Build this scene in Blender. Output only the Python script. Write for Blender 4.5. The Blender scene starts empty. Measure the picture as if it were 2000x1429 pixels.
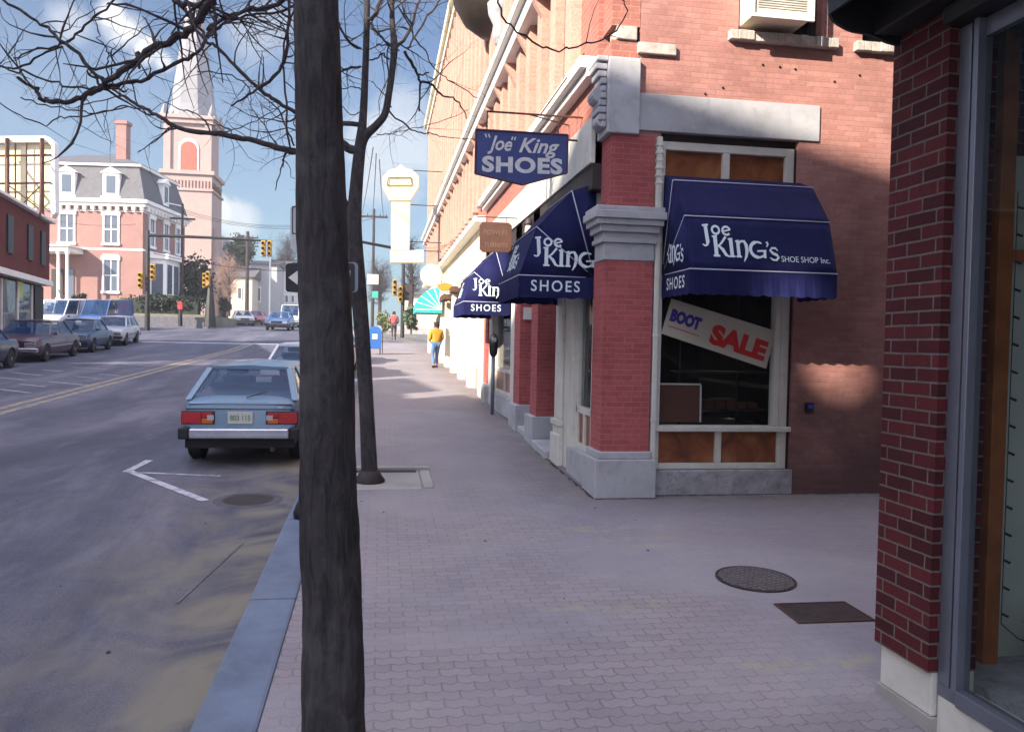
import bpy, bmesh, math, random
from mathutils import Vector, Matrix
from math import radians, sin, cos, pi, sqrt
random.seed(7)
C = bpy.context.scene.collection
sc = bpy.context.scene
# ------------------------------------------------------------------ camera
FPX = 1565.; YAW, PIT, ROL = radians(9.34), radians(1.6), radians(1.16)
CAM = Vector((0, 0, 1.9))
Fw = Vector((sin(YAW)*cos(PIT), cos(YAW)*cos(PIT), -sin(PIT)))
R0 = Vector((cos(YAW), -sin(YAW), 0)); U0 = R0.cross(Fw)
Rt = R0*cos(ROL)+U0*sin(ROL); Up = U0*cos(ROL)-R0*sin(ROL)
cd = bpy.data.cameras.new('camera'); cam = bpy.data.objects.new('camera', cd); C.objects.link(cam)
cam.matrix_world = Matrix(((Rt.x, Up.x, -Fw.x, CAM.x), (Rt.y, Up.y, -Fw.y, CAM.y), (Rt.z, Up.z, -Fw.z, CAM.z), (0, 0, 0, 1)))
cd.sensor_width = 36; cd.lens = FPX/2000*36; cd.clip_start = .05; cd.clip_end = 3000
sc.camera = cam
# ------------------------------------------------------------------ light
LD = Vector((1, .8, -.68)).normalized()           # the way the sunlight travels
el = math.asin(-LD.z)
sd = bpy.data.lights.new('sun', 'SUN'); sun = bpy.data.objects.new('sun', sd); C.objects.link(sun)
sd.energy = 5; sd.angle = radians(.6); sd.color = (1, .88, .73)
sun.rotation_euler = LD.to_track_quat('-Z', 'Y').to_euler(); sun.location = (-30, -20, 40)
w = bpy.data.worlds.new('World'); sc.world = w; w.use_nodes = True
nt = w.node_tree; nt.nodes.clear()
def wn(t, **k):
    n = nt.nodes.new(t)
    for a, b in k.items(): setattr(n, a, b)
    return n
wo = wn('ShaderNodeOutputWorld'); bg = wn('ShaderNodeBackground'); sky = wn('ShaderNodeTexSky')
sky.sky_type = 'NISHITA'; sky.sun_disc = False; sky.sun_elevation = el
sky.sun_rotation = math.atan2(-LD.x, -LD.y); sky.air_density = 1.0; sky.dust_density = .6; sky.ozone_density = 1.5
bg.inputs['Strength'].default_value = .15
tc = wn('ShaderNodeTexCoord')
noi = wn('ShaderNodeTexNoise'); noi.inputs['Scale'].default_value = 16; noi.inputs['Detail'].default_value = 7; noi.inputs['Roughness'].default_value = .5
nt.links.new(tc.outputs['Generated'], noi.inputs['Vector'])
cur = None
def pix_dir(x, y): return (Fw+Rt*((x-1000)/FPX)-Up*((y-714.5)/FPX)).normalized()
def wmath(op, a, b=None, c=None):
    n = wn('ShaderNodeMath', operation=op)
    for i, v in enumerate((a, b, c)):
        if v is None: continue
        if isinstance(v, (int, float)): n.inputs[i].default_value = v
        else: nt.links.new(v, n.inputs[i])
    return n.outputs[0]
for (px, py, rad, den) in [(222, 32, .017, .95), (250, 58, .021, 1.0), (285, 92, .017, .95), (140, 48, .02, .4), (425, 405, .022, .8), (455, 420, .026, .6), (318, 118, .010, .7), (510, 60, .03, .3), (760, 290, .06, .5)]:
    d = pix_dir(px, py)
    sub = wn('ShaderNodeVectorMath', operation='DISTANCE'); sub.inputs[1].default_value = d
    nt.links.new(tc.outputs['Generated'], sub.inputs[0])
    m = wmath('DIVIDE', sub.outputs['Value'], rad)
    m = wmath('ADD', m, wmath('MULTIPLY', wmath('SUBTRACT', noi.outputs['Fac'], .5), 2.2))
    m = wmath('MULTIPLY', wmath('SUBTRACT', 1.25, m), 1.5)
    n = wn('ShaderNodeClamp'); nt.links.new(m, n.inputs[0])
    m = wmath('MULTIPLY', n.outputs[0], den)
    cur = m if cur is None else wmath('MAXIMUM', cur, m)
mx = wn('ShaderNodeMixRGB'); mx.inputs['Color2'].default_value = (2.7, 2.7, 2.7, 1)
# thin high haze brightens the low sky
sx = wn('ShaderNodeSeparateXYZ'); nt.links.new(tc.outputs['Generated'], sx.inputs[0])
hz = wn('ShaderNodeMapRange'); hz.inputs[1].default_value = .34; hz.inputs[2].default_value = .0; hz.inputs[3].default_value = 0; hz.inputs[4].default_value = .75
nt.links.new(sx.outputs[2], hz.inputs[0])
mh = wn('ShaderNodeMixRGB'); mh.inputs['Color2'].default_value = (1.4, 1.8, 2.0, 1)
dk = wn('ShaderNodeMixRGB', blend_type='MULTIPLY'); dk.inputs[0].default_value = 1; dk.inputs['Color2'].default_value = (.145, .235, .31, 1)
nt.links.new(sky.outputs[0], dk.inputs[1])
nt.links.new(hz.outputs[0], mh.inputs[0]); nt.links.new(dk.outputs[0], mh.inputs[1])
nt.links.new(cur, mx.inputs[0]); nt.links.new(mh.outputs[0], mx.inputs[1])
# bright cloud added above and behind the camera to fill shade; blue ahead
ov = wn('ShaderNodeVectorMath', operation='DOT_PRODUCT'); ov.inputs[1].default_value = (0, -.62, .78); nt.links.new(tc.outputs['Generated'], ov.inputs[0])
n3 = wn('ShaderNodeTexNoise'); n3.inputs['Scale'].default_value = 2.2; n3.inputs['Detail'].default_value = 6; nt.links.new(tc.outputs['Generated'], n3.inputs['Vector'])
om = wn('ShaderNodeMapRange', interpolation_type='SMOOTHSTEP'); om.inputs[1].default_value = .05; om.inputs[2].default_value = .5
nt.links.new(wmath('ADD', ov.outputs['Value'], wmath('MULTIPLY', wmath('SUBTRACT', n3.outputs['Fac'], .5), .5)), om.inputs[0])
m4 = wn('ShaderNodeMixRGB'); m4.inputs['Color2'].default_value = (4.2, 4.45, 5.7, 1); nt.links.new(om.outputs[0], m4.inputs[0]); nt.links.new(mx.outputs[0], m4.inputs[1])
nt.links.new(m4.outputs[0], bg.inputs[0]); nt.links.new(bg.outputs[0], wo.inputs[0])
sc.view_settings.view_transform = 'Standard'; sc.view_settings.look = 'None'
sc.view_settings.exposure = 1.5; sc.view_settings.gamma = 1
# ------------------------------------------------------------------ helpers
BR = [(-80, -2.88), (0, 0), (40, 1.44), (50, 2.0), (60, 2.64), (80, 3.32), (110, 3.92), (700, 5)]
def zg(y):
    for (a, za), (b, zb) in zip(BR, BR[1:]):
        if y <= b: return za+(zb-za)*(y-a)/(b-a)
    return BR[-1][1]
def P(x, y, Y):                                   # a photo pixel, carried out to the depth Y
    d = pix_dir(x, y); return CAM+d*(Y/d.y)
def PX(x, y, X):
    d = pix_dir(x, y); return CAM+d*(X/d.x)
def PG(x, y, dz=0):
    d = pix_dir(x, y); t = 1.0
    for _ in range(60):
        t = t+(CAM.z+d.z*t-zg(d.y*t)-dz)/(0.036*d.y-d.z)*.9
    return CAM+d*t
class MB:
    def __init__(s): s.v = []; s.f = []
    def add(s, vs, fs):
        n = len(s.v); s.v += [tuple(v) for v in vs]; s.f += [tuple(i+n for i in f) for f in fs]; return s
    def box(s, x0, x1, y0, y1, z0, z1):
        return s.add([(x0,y0,z0),(x1,y0,z0),(x1,y1,z0),(x0,y1,z0),(x0,y0,z1),(x1,y0,z1),(x1,y1,z1),(x0,y1,z1)],
                     [(0,3,2,1),(4,5,6,7),(0,1,5,4),(1,2,6,5),(2,3,7,6),(3,0,4,7)])
    def poly(s, pts): return s.add(pts, [tuple(range(len(pts)))])
    def prism(s, pts, off):                        # planar loop extruded by a vector
        n = len(pts); off = Vector(off); q = [Vector(p) for p in pts]
        fs = [tuple(range(n))[::-1], tuple(range(n, 2*n))]+[(i, (i+1) % n, n+(i+1) % n, n+i) for i in range(n)]
        return s.add(q+[p+off for p in q], fs)
    def tube(s, pts, rad, n=8, cap=True, prof=None):
        pts = [Vector(p) for p in pts]; m = len(pts)
        if not hasattr(rad, '__len__'): rad = [rad]*m
        base = len(s.v); up = None
        for i, p in enumerate(pts):
            d = (pts[min(i+1, m-1)]-pts[max(i-1, 0)])
            if d.length < 1e-9: d = Vector((0, 0, 1))
            d.normalize()
            if up is None: up = Vector((0, 0, 1)) if abs(d.z) < .9 else Vector((1, 0, 0))
            a = d.cross(up)
            if a.length < 1e-4: a = d.cross(Vector((1, .3, 0)))
            a.normalize(); b = d.cross(a); up = a.cross(d)*-1 if False else up
            for k in range(n):
                t = 2*pi*k/n; s.v.append(tuple(p+(a*cos(t)+b*sin(t))*rad[i]))
        for i in range(m-1):
            for k in range(n):
                k2 = (k+1) % n; s.f.append((base+i*n+k, base+(i+1)*n+k, base+(i+1)*n+k2, base+i*n+k2))
        if cap:
            s.f.append(tuple(base+k for k in range(n))); s.f.append(tuple(base+(m-1)*n+k for k in range(n))[::-1])
        return s
    def lathe(s, prof, c=(0, 0, 0), n=16, axis='z'):
        base = len(s.v)
        for r, h in prof:
            for k in range(n):
                t = 2*pi*k/n; x, y = r*cos(t), r*sin(t)
                v = (x, y, h) if axis == 'z' else ((h, x, y) if axis == 'x' else (y, h, x))
                s.v.append((v[0]+c[0], v[1]+c[1], v[2]+c[2]))
        for i in range(len(prof)-1):
            for k in range(n):
                k2 = (k+1) % n; s.f.append((base+i*n+k, base+i*n+k2, base+(i+1)*n+k2, base+(i+1)*n+k))
        s.f.append(tuple(base+k for k in range(n))[::-1]); s.f.append(tuple(base+(len(prof)-1)*n+k for k in range(n)))
        return s
    def mesh(s, name):
        me = bpy.data.meshes.new(name); me.from_pydata(s.v, [], s.f); me.validate(); me.update(); return me
def stamp(o, label=None, cat=None, group=None, kind=None):
    if label: o['label'] = label
    if cat: o['category'] = cat
    if group: o['group'] = group
    if kind: o['kind'] = kind
    return o
def thing(name, label, cat, loc=(0, 0, 0), rz=0, group=None):
    o = bpy.data.objects.new(name, None); C.objects.link(o); o.location = loc; o.rotation_euler = (0, 0, rz)
    o.empty_display_size = .2
    return stamp(o, label, cat, group)
def build(name, mb, mat, parent=None, smooth=False, bevel=0, world=False, label=None, recalc=True):
    me = mb.mesh(name) if isinstance(mb, MB) else mb
    if recalc:
        bm = bmesh.new(); bm.from_mesh(me); bmesh.ops.recalc_face_normals(bm, faces=bm.faces); bm.to_mesh(me); bm.free()
    me.materials.clear(); me.materials.append(mat)
    if smooth:
        for p in me.polygons: p.use_smooth = True
    o = bpy.data.objects.new(name, me); C.objects.link(o)
    if parent:
        o.parent = parent
        if world and parent.type == 'EMPTY': o.location = -parent.location
    if bevel:
        b = o.modifiers.new('bevel', 'BEVEL'); b.width = bevel; b.segments = 2; b.limit_method = 'ANGLE'; b.angle_limit = radians(40)
    if label: o['label'] = label
    return o
def solo(name, mb, mat, label, cat, base, group=None, smooth=False, bevel=0, kind=None):
    base = Vector(base)
    m2 = MB(); m2.v = [tuple(Vector(v)-base) for v in mb.v]; m2.f = mb.f
    o = build(name, m2, mat, smooth=smooth, bevel=bevel); o.location = base
    return stamp(o, label, cat, group, kind)
def copy_tree(o, parent=None):
    c = o.copy(); C.objects.link(c); c.parent = parent
    for ch in list(o.children): copy_tree(ch, c)
    return c
# ------------------------------------------------------------------ materials
class NT:
    def __init__(s, name):
        s.m = bpy.data.materials.new(name); s.m.use_nodes = True; s.t = s.m.node_tree
        s.b = s.t.nodes['Principled BSDF']; s.out = s.t.nodes['Material Output']
        s.tc = s.n('ShaderNodeTexCoord')
    def n(s, t, **k):
        x = s.t.nodes.new(t)
        for a, b in k.items(): setattr(x, a, b)
        return x
    def L(s, a, b): s.t.links.new(a, b)
    def noise(s, scale, detail=4, rough=.55, vec=None, dist=0):
        x = s.n('ShaderNodeTexNoise'); x.inputs['Scale'].default_value = scale; x.inputs['Detail'].default_value = detail
        x.inputs['Roughness'].default_value = rough; x.inputs['Distortion'].default_value = dist
        s.L(vec or s.tc.outputs['Object'], x.inputs['Vector']); return x.outputs['Fac']
    def ramp(s, fac, stops):
        x = s.n('ShaderNodeValToRGB'); e = x.color_ramp.elements
        while len(e) < len(stops): e.new(.5)
        for i, (p, c) in enumerate(stops): e[i].position = p; e[i].color = (*c, 1) if len(c) == 3 else c
        s.L(fac, x.inputs[0]); return x.outputs[0]
    def mix(s, fac, a, b, mode='MIX'):
        x = s.n('ShaderNodeMixRGB', blend_type=mode)
        for i, v in enumerate((fac, a, b)):
            if isinstance(v, (int, float)): x.inputs[i].default_value = v
            elif isinstance(v, tuple): x.inputs[i].default_value = (*v, 1) if len(v) == 3 else v
            else: s.L(v, x.inputs[i])
        return x.outputs[0]
    def math(s, op, a, b=0., c=0.):
        x = s.n('ShaderNodeMath', operation=op)
        for i, v in enumerate((a, b, c)):
            if isinstance(v, (int, float)): x.inputs[i].default_value = v
            else: s.L(v, x.inputs[i])
        return x.outputs[0]
    def bump(s, h, strength=.3, dist=.01):
        x = s.n('ShaderNodeBump'); x.inputs['Strength'].default_value = strength; x.inputs['Distance'].default_value = dist
        s.L(h, x.inputs['Height']); s.L(x.outputs[0], s.b.inputs['Normal'])
    def base(s, c):
        if isinstance(c, tuple): s.b.inputs['Base Color'].default_value = (*c, 1)
        else: s.L(c, s.b.inputs['Base Color'])
    def set(s, **k):
        for a, v in k.items():
            i = s.b.inputs[a.replace('_', ' ')]
            if isinstance(v, (int, float)): i.default_value = v
            else: s.L(v, i)
    def wallvec(s):
        sp = s.n('ShaderNodeSeparateXYZ'); s.L(s.tc.outputs['Object'], sp.inputs[0])
        cb = s.n('ShaderNodeCombineXYZ'); s.L(s.math('ADD', sp.outputs[0], sp.outputs[1]), cb.inputs[0]); s.L(sp.outputs[2], cb.inputs[1])
        return cb.outputs[0]
def paint(name, c, rough=.6, var=.25, scale=3., spec=.4, metal=0, bump=.08, dirt=None, coat=0):
    t = NT(name); f = t.noise(scale, 6, .6); g = t.noise(scale*14, 3)
    lo = tuple(x*(1-var) for x in c); hi = tuple(min(1, x*(1+var*.6)) for x in c)
    col = t.ramp(f, [(.3, lo), (.7, hi)])
    if dirt: col = t.mix(t.ramp(t.noise(scale*2.3, 8, .7, dist=.6), [(.5, (0, 0, 0)), (.72, (.75,)*3)]), col, dirt)
    t.base(col); t.set(Roughness=t.math('MULTIPLY_ADD', g, .25, rough-.12), Metallic=metal)
    t.b.inputs['Specular IOR Level'].default_value = spec
    if coat: t.set(Coat_Weight=coat, Coat_Roughness=.08)
    if bump: t.bump(g, bump, .004)
    return t.m
def brick(name, c1, c2, mortar, bw=.2, rh=.0677, ms=.007, stain=.35, rough=.85, bump=.5, dirt=(.12, .07, .06), foot_shade=0):
    t = NT(name); v = t.wallvec()
    # a little waviness so the courses are not ruled lines
    b = t.n('ShaderNodeTexBrick'); b.inputs['Scale'].default_value = 1; b.inputs['Brick Width'].default_value = bw
    b.inputs['Row Height'].default_value = rh; b.inputs['Mortar Size'].default_value = ms; b.inputs['Mortar Smooth'].default_value = .25
    b.inputs['Bias'].default_value = -.1
    b.inputs['Color1'].default_value = (*c1, 1); b.inputs['Color2'].default_value = (*c2, 1); b.inputs['Mortar'].default_value = (*mortar, 1)
    nz = t.n('ShaderNodeTexNoise'); nz.inputs['Scale'].default_value = 5; t.L(v, nz.inputs['Vector'])
    ad = t.n('ShaderNodeVectorMath', operation='MULTIPLY_ADD'); t.L(nz.outputs['Color'], ad.inputs[0]); ad.inputs[1].default_value = (.012, .008, 0); t.L(v, ad.inputs[2])
    t.L(ad.outputs[0], b.inputs['Vector'])
    col = b.outputs['Color']
    col = t.mix(stain, col, t.ramp(t.noise(.8, 8, .65), [(.3, (.55, .5, .5)), (.55, (1, 1, 1)), (.8, (1.15, 1.1, 1.05))]), 'MULTIPLY')
    col = t.mix(t.ramp(t.noise(30, 5, .7), [(.45, (0, 0, 0)), (.8, (.55,)*3)]), col, dirt)
    if foot_shade:                                              # shade at the wall foot, painted into the brick with broken edges
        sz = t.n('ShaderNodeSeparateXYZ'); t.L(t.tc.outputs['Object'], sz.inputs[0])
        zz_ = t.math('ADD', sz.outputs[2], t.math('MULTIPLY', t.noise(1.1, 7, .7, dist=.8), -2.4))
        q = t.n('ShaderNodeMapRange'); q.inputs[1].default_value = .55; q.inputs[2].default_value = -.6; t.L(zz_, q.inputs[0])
        col = t.mix(t.math('MULTIPLY', q.outputs[0], foot_shade), col, (.075, .045, .05))
    t.base(col); t.set(Roughness=rough); t.b.inputs['Specular IOR Level'].default_value = .25
    h = t.math('ADD', t.math('MULTIPLY', b.outputs['Fac'], -1.), t.math('MULTIPLY', t.noise(60, 4), .5))
    t.bump(h, bump, .006)
    return t.m
def glass(name, tint=(.04, .05, .06), see=.5, rough=.03):
    t = NT(name); t.base(tint); t.set(Roughness=rough); t.b.inputs['Specular IOR Level'].default_value = .8
    tr = t.n('ShaderNodeBsdfTransparent'); tr.inputs[0].default_value = (.96, .98, .98, 1)
    lw = t.n('ShaderNodeLayerWeight'); lw.inputs[0].default_value = .5
    f = t.math('SUBTRACT', 1., t.math('MULTIPLY', t.math('SUBTRACT', 1., t.math('POWER', lw.outputs['Facing'], 5.)), see))
    mxx = t.n('ShaderNodeMixShader'); t.L(f, mxx.inputs[0]); t.L(tr.outputs[0], mxx.inputs[1]); t.L(t.b.outputs[0], mxx.inputs[2])
    t.L(mxx.outputs[0], t.out.inputs[0]); t.bump(t.noise(1.5, 2), .06, .02)
    return t.m
def emit(name, c, s):
    t = NT(name); t.base(c); t.b.inputs['Emission Color'].default_value = (*c, 1); t.b.inputs['Emission Strength'].default_value = s; return t.m
def asphalt():
    t = NT('asphalt'); o = t.tc.outputs['Object']
    mp = t.n('ShaderNodeMapping'); mp.inputs['Scale'].default_value = (1, .22, 1); mp.inputs['Rotation'].default_value = (0, 0, .06); t.L(o, mp.inputs[0])
    c = t.ramp(t.noise(.55, 9, .62, vec=mp.outputs[0], dist=.7), [(.30, (.038, .040, .066)), (.48, (.072, .073, .107)), (.72, (.15, .147, .185))])
    c = t.mix(.8, c, t.ramp(t.noise(2.2, 7, .65, dist=.3), [(.3, (.72,)*3), (.6, (1.06,)*3)]), 'MULTIPLY')
    c = t.mix(.8, c, t.ramp(t.noise(110, 3, .85), [(.38, (.35,)*3), (.62, (1.5,)*3)]), 'MULTIPLY')
    c = t.mix(t.ramp(t.noise(.35, 8, .7, vec=mp.outputs[0], dist=1.4), [(.47, (0, 0, 0)), (.6, (.6,)*3)]), c, (.034, .036, .06))
    c = t.mix(t.ramp(t.noise(1.1, 9, .72, vec=mp.outputs[0], dist=.4), [(.56, (0, 0, 0)), (.7, (.45,)*3)]), c, (.17, .17, .22))
    # winter sand drifted along the kerb
    sp = t.n('ShaderNodeSeparateXYZ'); t.L(o, sp.inputs[0])
    mr = t.n('ShaderNodeMapRange'); mr.inputs[1].default_value = -2.6; mr.inputs[2].default_value = -.75; t.L(sp.outputs[0], mr.inputs[0])
    sand = t.math('MULTIPLY', mr.outputs[0], t.ramp(t.noise(.9, 6, .6, dist=1.2), [(.38, (0, 0, 0)), (.6, (.95,)*3)]))
    c = t.mix(sand, c, (.205, .185, .135))
    t.base(c); t.set(Roughness=.82); t.bump(t.noise(120, 3, .7), .5, .006); return t.m
def paving():
    t = NT('paving'); o = t.tc.outputs['Object']
    sp = t.n('ShaderNodeSeparateXYZ'); t.L(o, sp.inputs[0])
    # interlocking pavers: zigzag along the street
    zz = t.math('PINGPONG', t.math('MULTIPLY', sp.outputs[0], 1.), .0425)
    yy = t.math('ADD', sp.outputs[1], t.math('MULTIPLY', zz, .5))
    z2 = t.math('PINGPONG', sp.outputs[1], .0425); xx = t.math('ADD', sp.outputs[0], t.math('MULTIPLY', z2, .15))
    cb = t.n('ShaderNodeCombineXYZ'); t.L(xx, cb.inputs[0]); t.L(yy, cb.inputs[1])
    b = t.n('ShaderNodeTexBrick'); b.inputs['Scale'].default_value = 1; b.inputs['Brick Width'].default_value = .17; b.inputs['Row Height'].default_value = .085
    b.inputs['Mortar Size'].default_value = .006; b.inputs['Mortar Smooth'].default_value = .4
    b.inputs['Color1'].default_value = (.225, .20, .215, 1); b.inputs['Color2'].default_value = (.29, .25, .265, 1); b.inputs['Mortar'].default_value = (.15, .125, .122, 1)
    t.L(cb.outputs[0], b.inputs['Vector'])
    flat = t.ramp(t.noise(3, 6), [(.3, (.28, .265, .28)), (.7, (.325, .305, .32))])
    sandy = t.ramp(t.noise(.55, 7, .6, dist=.8), [(.42, (.1,)*3), (.6, (.8,)*3)])        # joints filled with grit
    far = t.n('ShaderNodeMapRange'); far.inputs[1].default_value = 3.6; far.inputs[2].default_value = 6.5; far.inputs[3].default_value = 0; far.inputs[4].default_value = .3; t.L(sp.outputs[1], far.inputs[0])
    c = t.mix(t.math('MAXIMUM', sandy, far.outputs[0]), b.outputs['Color'], flat)
    c = t.mix(.9, c, t.ramp(t.noise(.8, 8, .6), [(.3, (.82, .84, .9)), (.5, (1, 1, 1)), (.72, (1.12, 1.05, 1.0))]), 'MULTIPLY')
    c = t.mix(t.ramp(t.noise(1.3, 8, .7, dist=1.5), [(.6, (0, 0, 0)), (.74, (.4,)*3)]), c, (.36, .33, .25))
    def band(out, a, b_): 
        q = t.n('ShaderNodeMapRange', interpolation_type='SMOOTHSTEP'); q.inputs[1].default_value = a; q.inputs[2].default_value = b_; t.L(out, q.inputs[0]); return q.outputs[0]
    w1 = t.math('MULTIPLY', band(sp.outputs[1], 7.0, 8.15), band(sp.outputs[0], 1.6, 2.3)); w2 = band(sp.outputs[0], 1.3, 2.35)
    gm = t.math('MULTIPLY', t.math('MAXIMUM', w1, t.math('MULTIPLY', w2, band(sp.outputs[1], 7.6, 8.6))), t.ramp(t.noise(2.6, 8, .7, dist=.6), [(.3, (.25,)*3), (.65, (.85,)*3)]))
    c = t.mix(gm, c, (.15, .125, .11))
    c = t.mix(t.ramp(t.noise(.45, 5, .5, dist=1.), [(.45, (0, 0, 0)), (.65, (.45,)*3)]), c, (.235, .20, .235))
    for (mx_, my_, rx_, ry_) in ((2.15, 6.95, .5, .10), (2.2, 6.62, .45, .06), (1.55, 5.05, .5, .07), (2.9, 4.1, .9, .08), (2.35, 6.4, .4, .05)):      # worn yellow crossing paint
        u_ = t.math('DIVIDE', t.math('SUBTRACT', sp.outputs[0], mx_), rx_); v_ = t.math('DIVIDE', t.math('SUBTRACT', sp.outputs[1], my_), ry_)
        rr_ = t.math('ADD', t.math('POWER', t.math('ABSOLUTE', u_), 4.), t.math('POWER', t.math('ABSOLUTE', v_), 4.))
        q = t.n('ShaderNodeMapRange'); q.inputs[1].default_value = 1.3; q.inputs[2].default_value = .5; t.L(rr_, q.inputs[0])
        c = t.mix(t.math('MULTIPLY', q.outputs[0], t.ramp(t.noise(6, 7, .75), [(.46, (0, 0, 0)), (.6, (.55,)*3)])), c, (.37, .34, .19))
    vs_ = t.n('ShaderNodeTexVoronoi'); vs_.inputs['Scale'].default_value = 2.3; t.L(o, vs_.inputs['Vector'])
    c = t.mix(t.ramp(vs_.outputs['Distance'], [(.0, (.8,)*3), (.028, (.7,)*3), (.04, (0, 0, 0))]), c, (.13, .11, .12))
    c = t.mix(t.ramp(t.noise(220, 2, .8), [(.35, (.45,)*3), (.6, (0,)*3)]), c, (.1, .09, .1))
    t.base(c); t.set(Roughness=.8)
    t.bump(t.math('ADD', t.math('MULTIPLY', b.outputs['Fac'], -.7), t.math('MULTIPLY', t.noise(80, 4, .7), .6)), .35, .006); return t.m
def bark(name, a, b_, sc_=1.):
    t = NT(name); mp = t.n('ShaderNodeMapping'); mp.inputs['Scale'].default_value = (9*sc_, 9*sc_, 2.2*sc_); t.L(t.tc.outputs['Object'], mp.inputs[0])
    f = t.noise(2.2, 9, .68, vec=mp.outputs[0], dist=.8)
    c = t.ramp(f, [(.32, a), (.62, b_)])
    c = t.mix(t.ramp(t.noise(3.5, 8, .7, dist=.5), [(.5, (0, 0, 0)), (.64, (.7,)*3)]), c, tuple(x*1.25+.012 for x in b_))
    c = t.mix(t.ramp(t.noise(5, 7, .65), [(.6, (0, 0, 0)), (.72, (.5,)*3)]), c, (.06, .065, .035))
    t.base(c); t.set(Roughness=.9); t.bump(f, .9, .02); return t.m
def leafy(name, a, b_):
    t = NT(name); t.base(t.ramp(t.noise(1.6, 5, .7), [(.3, a), (.7, b_)])); t.set(Roughness=.7); return t.m
M = {}
M['asphalt'] = asphalt(); M['paving'] = paving()
M['granite'] = paint('granite', (.125, .16, .225), .8, .3, 2.5, bump=.6, dirt=(.16, .17, .2))
M['concrete'] = paint('concrete', (.33, .31, .29), .85, .2, 2, bump=.2)
M['ground'] = paint('ground', (.17, .16, .12), .95, .3, .6)
M['sidewall'] = brick('side_wall_brick', (.43, .215, .185), (.33, .155, .135), (.34, .19, .165), rh=.057, bw=.19, ms=.006, stain=.95, foot_shade=.75, dirt=(.20, .10, .09))
M['facade'] = brick('facade_brick', (.38, .15, .115), (.32, .12, .095), (.38, .22, .18), ms=.006, stain=.4)
M['facpale'] = brick('painted_brick', (.54, .33, .26), (.49, .29, .23), (.54, .38, .31), ms=.004, stain=.3)
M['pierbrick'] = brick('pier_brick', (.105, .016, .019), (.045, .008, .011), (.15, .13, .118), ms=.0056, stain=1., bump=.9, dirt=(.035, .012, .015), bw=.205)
M['postbrick'] = brick('pilaster_brick', (.42, .105, .105), (.33, .075, .08), (.40, .15, .14), rh=.057, bw=.19, ms=.005, stain=.7, dirt=(.15, .05, .05))
M['stone'] = paint('limestone', (.40, .405, .43), .85, .18, 2.2, bump=.35, dirt=(.27, .265, .26))
M['stonedirty'] = paint('dirty_stone', (.34, .34, .36), .85, .3, 6, bump=.3, dirt=(.12, .12, .14))
M['rough_stone'] = paint('rock_faced_stone', (.47, .44, .40), .9, .35, 9, bump=1., dirt=(.3, .27, .24))
M['bronze'] = paint('dark_bronze', (.045, .035, .028), .5, .35, 4, metal=.4)
M['shadedstone'] = paint('shaded_fieldstone', (.13, .13, .15), .9, .4, 5, bump=.8)  # shade on the retaining wall put into its stone colour
M['white'] = paint('white_paint', (.60, .59, .53), .5, .1, 2, dirt=(.45, .43, .36))
M['cream'] = paint('cream_paint', (.75, .68, .52), .6, .1, 2)
M['trim'] = paint('white_trim', (.74, .72, .68), .6, .08, 2)
def panelmat():
    t = NT('amber_panel'); f = t.noise(3.2, 6, .6, dist=1); c = t.ramp(f, [(.3, (.10, .03, .016)), (.5, (.22, .075, .03)), (.7, (.31, .14, .055))])
    t.base(c); t.set(Roughness=.35); return t.m
M['amber'] = panelmat()
M['navy'] = paint('navy_canvas', (.010, .012, .066), .8, .22, 1.1, spec=.15, bump=.5, dirt=(.018, .02, .08))
M['piping'] = paint('white_piping', (.45, .47, .58), .6, .05)
M['letter'] = paint('letter_white', (.66, .76, .80), .6, .04, bump=0)
M['signblue'] = paint('sign_blue', (.035, .055, .20), .45, .25, 5)
M['signwhite'] = paint('sign_cream_white', (.58, .60, .60), .5, .1, 8, dirt=(.3, .33, .42))
M['darkwood'] = paint('dark_wood', (.03, .022, .02), .6, .3, 5)
M['black'] = paint('black_metal', (.012, .012, .014), .45, .2, 5)
M['steel'] = paint('weathered_steel', (.06, .05, .05), .6, .3, 5, metal=.3)
M['rust'] = paint('rusty_iron', (.10, .045, .03), .8, .4, 8)
M['alu'] = paint('aluminium', (.165, .18, .225), .34, .08, 4, metal=.45, spec=.6)
M['glass'] = glass('shop_glass', (.02, .025, .03), .95)
M['glasssmall'] = glass('house_glass', (.10, .13, .17), .25)
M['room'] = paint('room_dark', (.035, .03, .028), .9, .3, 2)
M['roomgreen'] = paint('room_grey_green', (.42, .46, .41), .9, .12, 1.2)
M['wood'] = paint('orange_wood', (.30, .10, .03), .5, .35, 6)
M['carton'] = paint('brown_board', (.15, .06, .04), .7, .2, 3)
M['banner'] = paint('banner_paper', (.46, .43, .35), .7, .05, 2)
M['bannerred'] = paint('banner_red', (.50, .02, .02), .6, .04, bump=0)
M['bannerblue'] = paint('banner_blue', (.05, .03, .26), .6, .04, bump=0)
M['bark1'] = bark('bark_dark', (.005, .0045, .005), (.052, .046, .048), 1.3)
M['bark2'] = bark('bark_brown', (.012, .009, .011), (.05, .036, .038), 1.5)
M['iron'] = paint('cast_iron', (.055, .045, .045), .6, .3, 12, metal=.5, bump=.5)
M['roadwhite'] = None
def worn(name, c, thr, under=(.14, .135, .16)):
    t = NT(name); f = t.ramp(t.noise(7, 8, .75), [(thr-.06, (0, 0, 0)), (thr+.1, (1, 1, 1))])
    g = t.ramp(t.noise(140, 2, .8), [(.3, (.7,)*3), (.65, (1.2,)*3)])
    t.base(t.mix(.5, t.mix(f, under, c), g, 'MULTIPLY')); t.set(Roughness=.8); return t.m
M['roadwhite'] = worn('worn_white_marking', (.46, .47, .52), .42)
M['roadyellow'] = worn('worn_yellow_marking', (.36, .28, .12), .52)
M['slate'] = paint('slate', (.09, .09, .10), .7, .25, 4, bump=.4)
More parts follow.
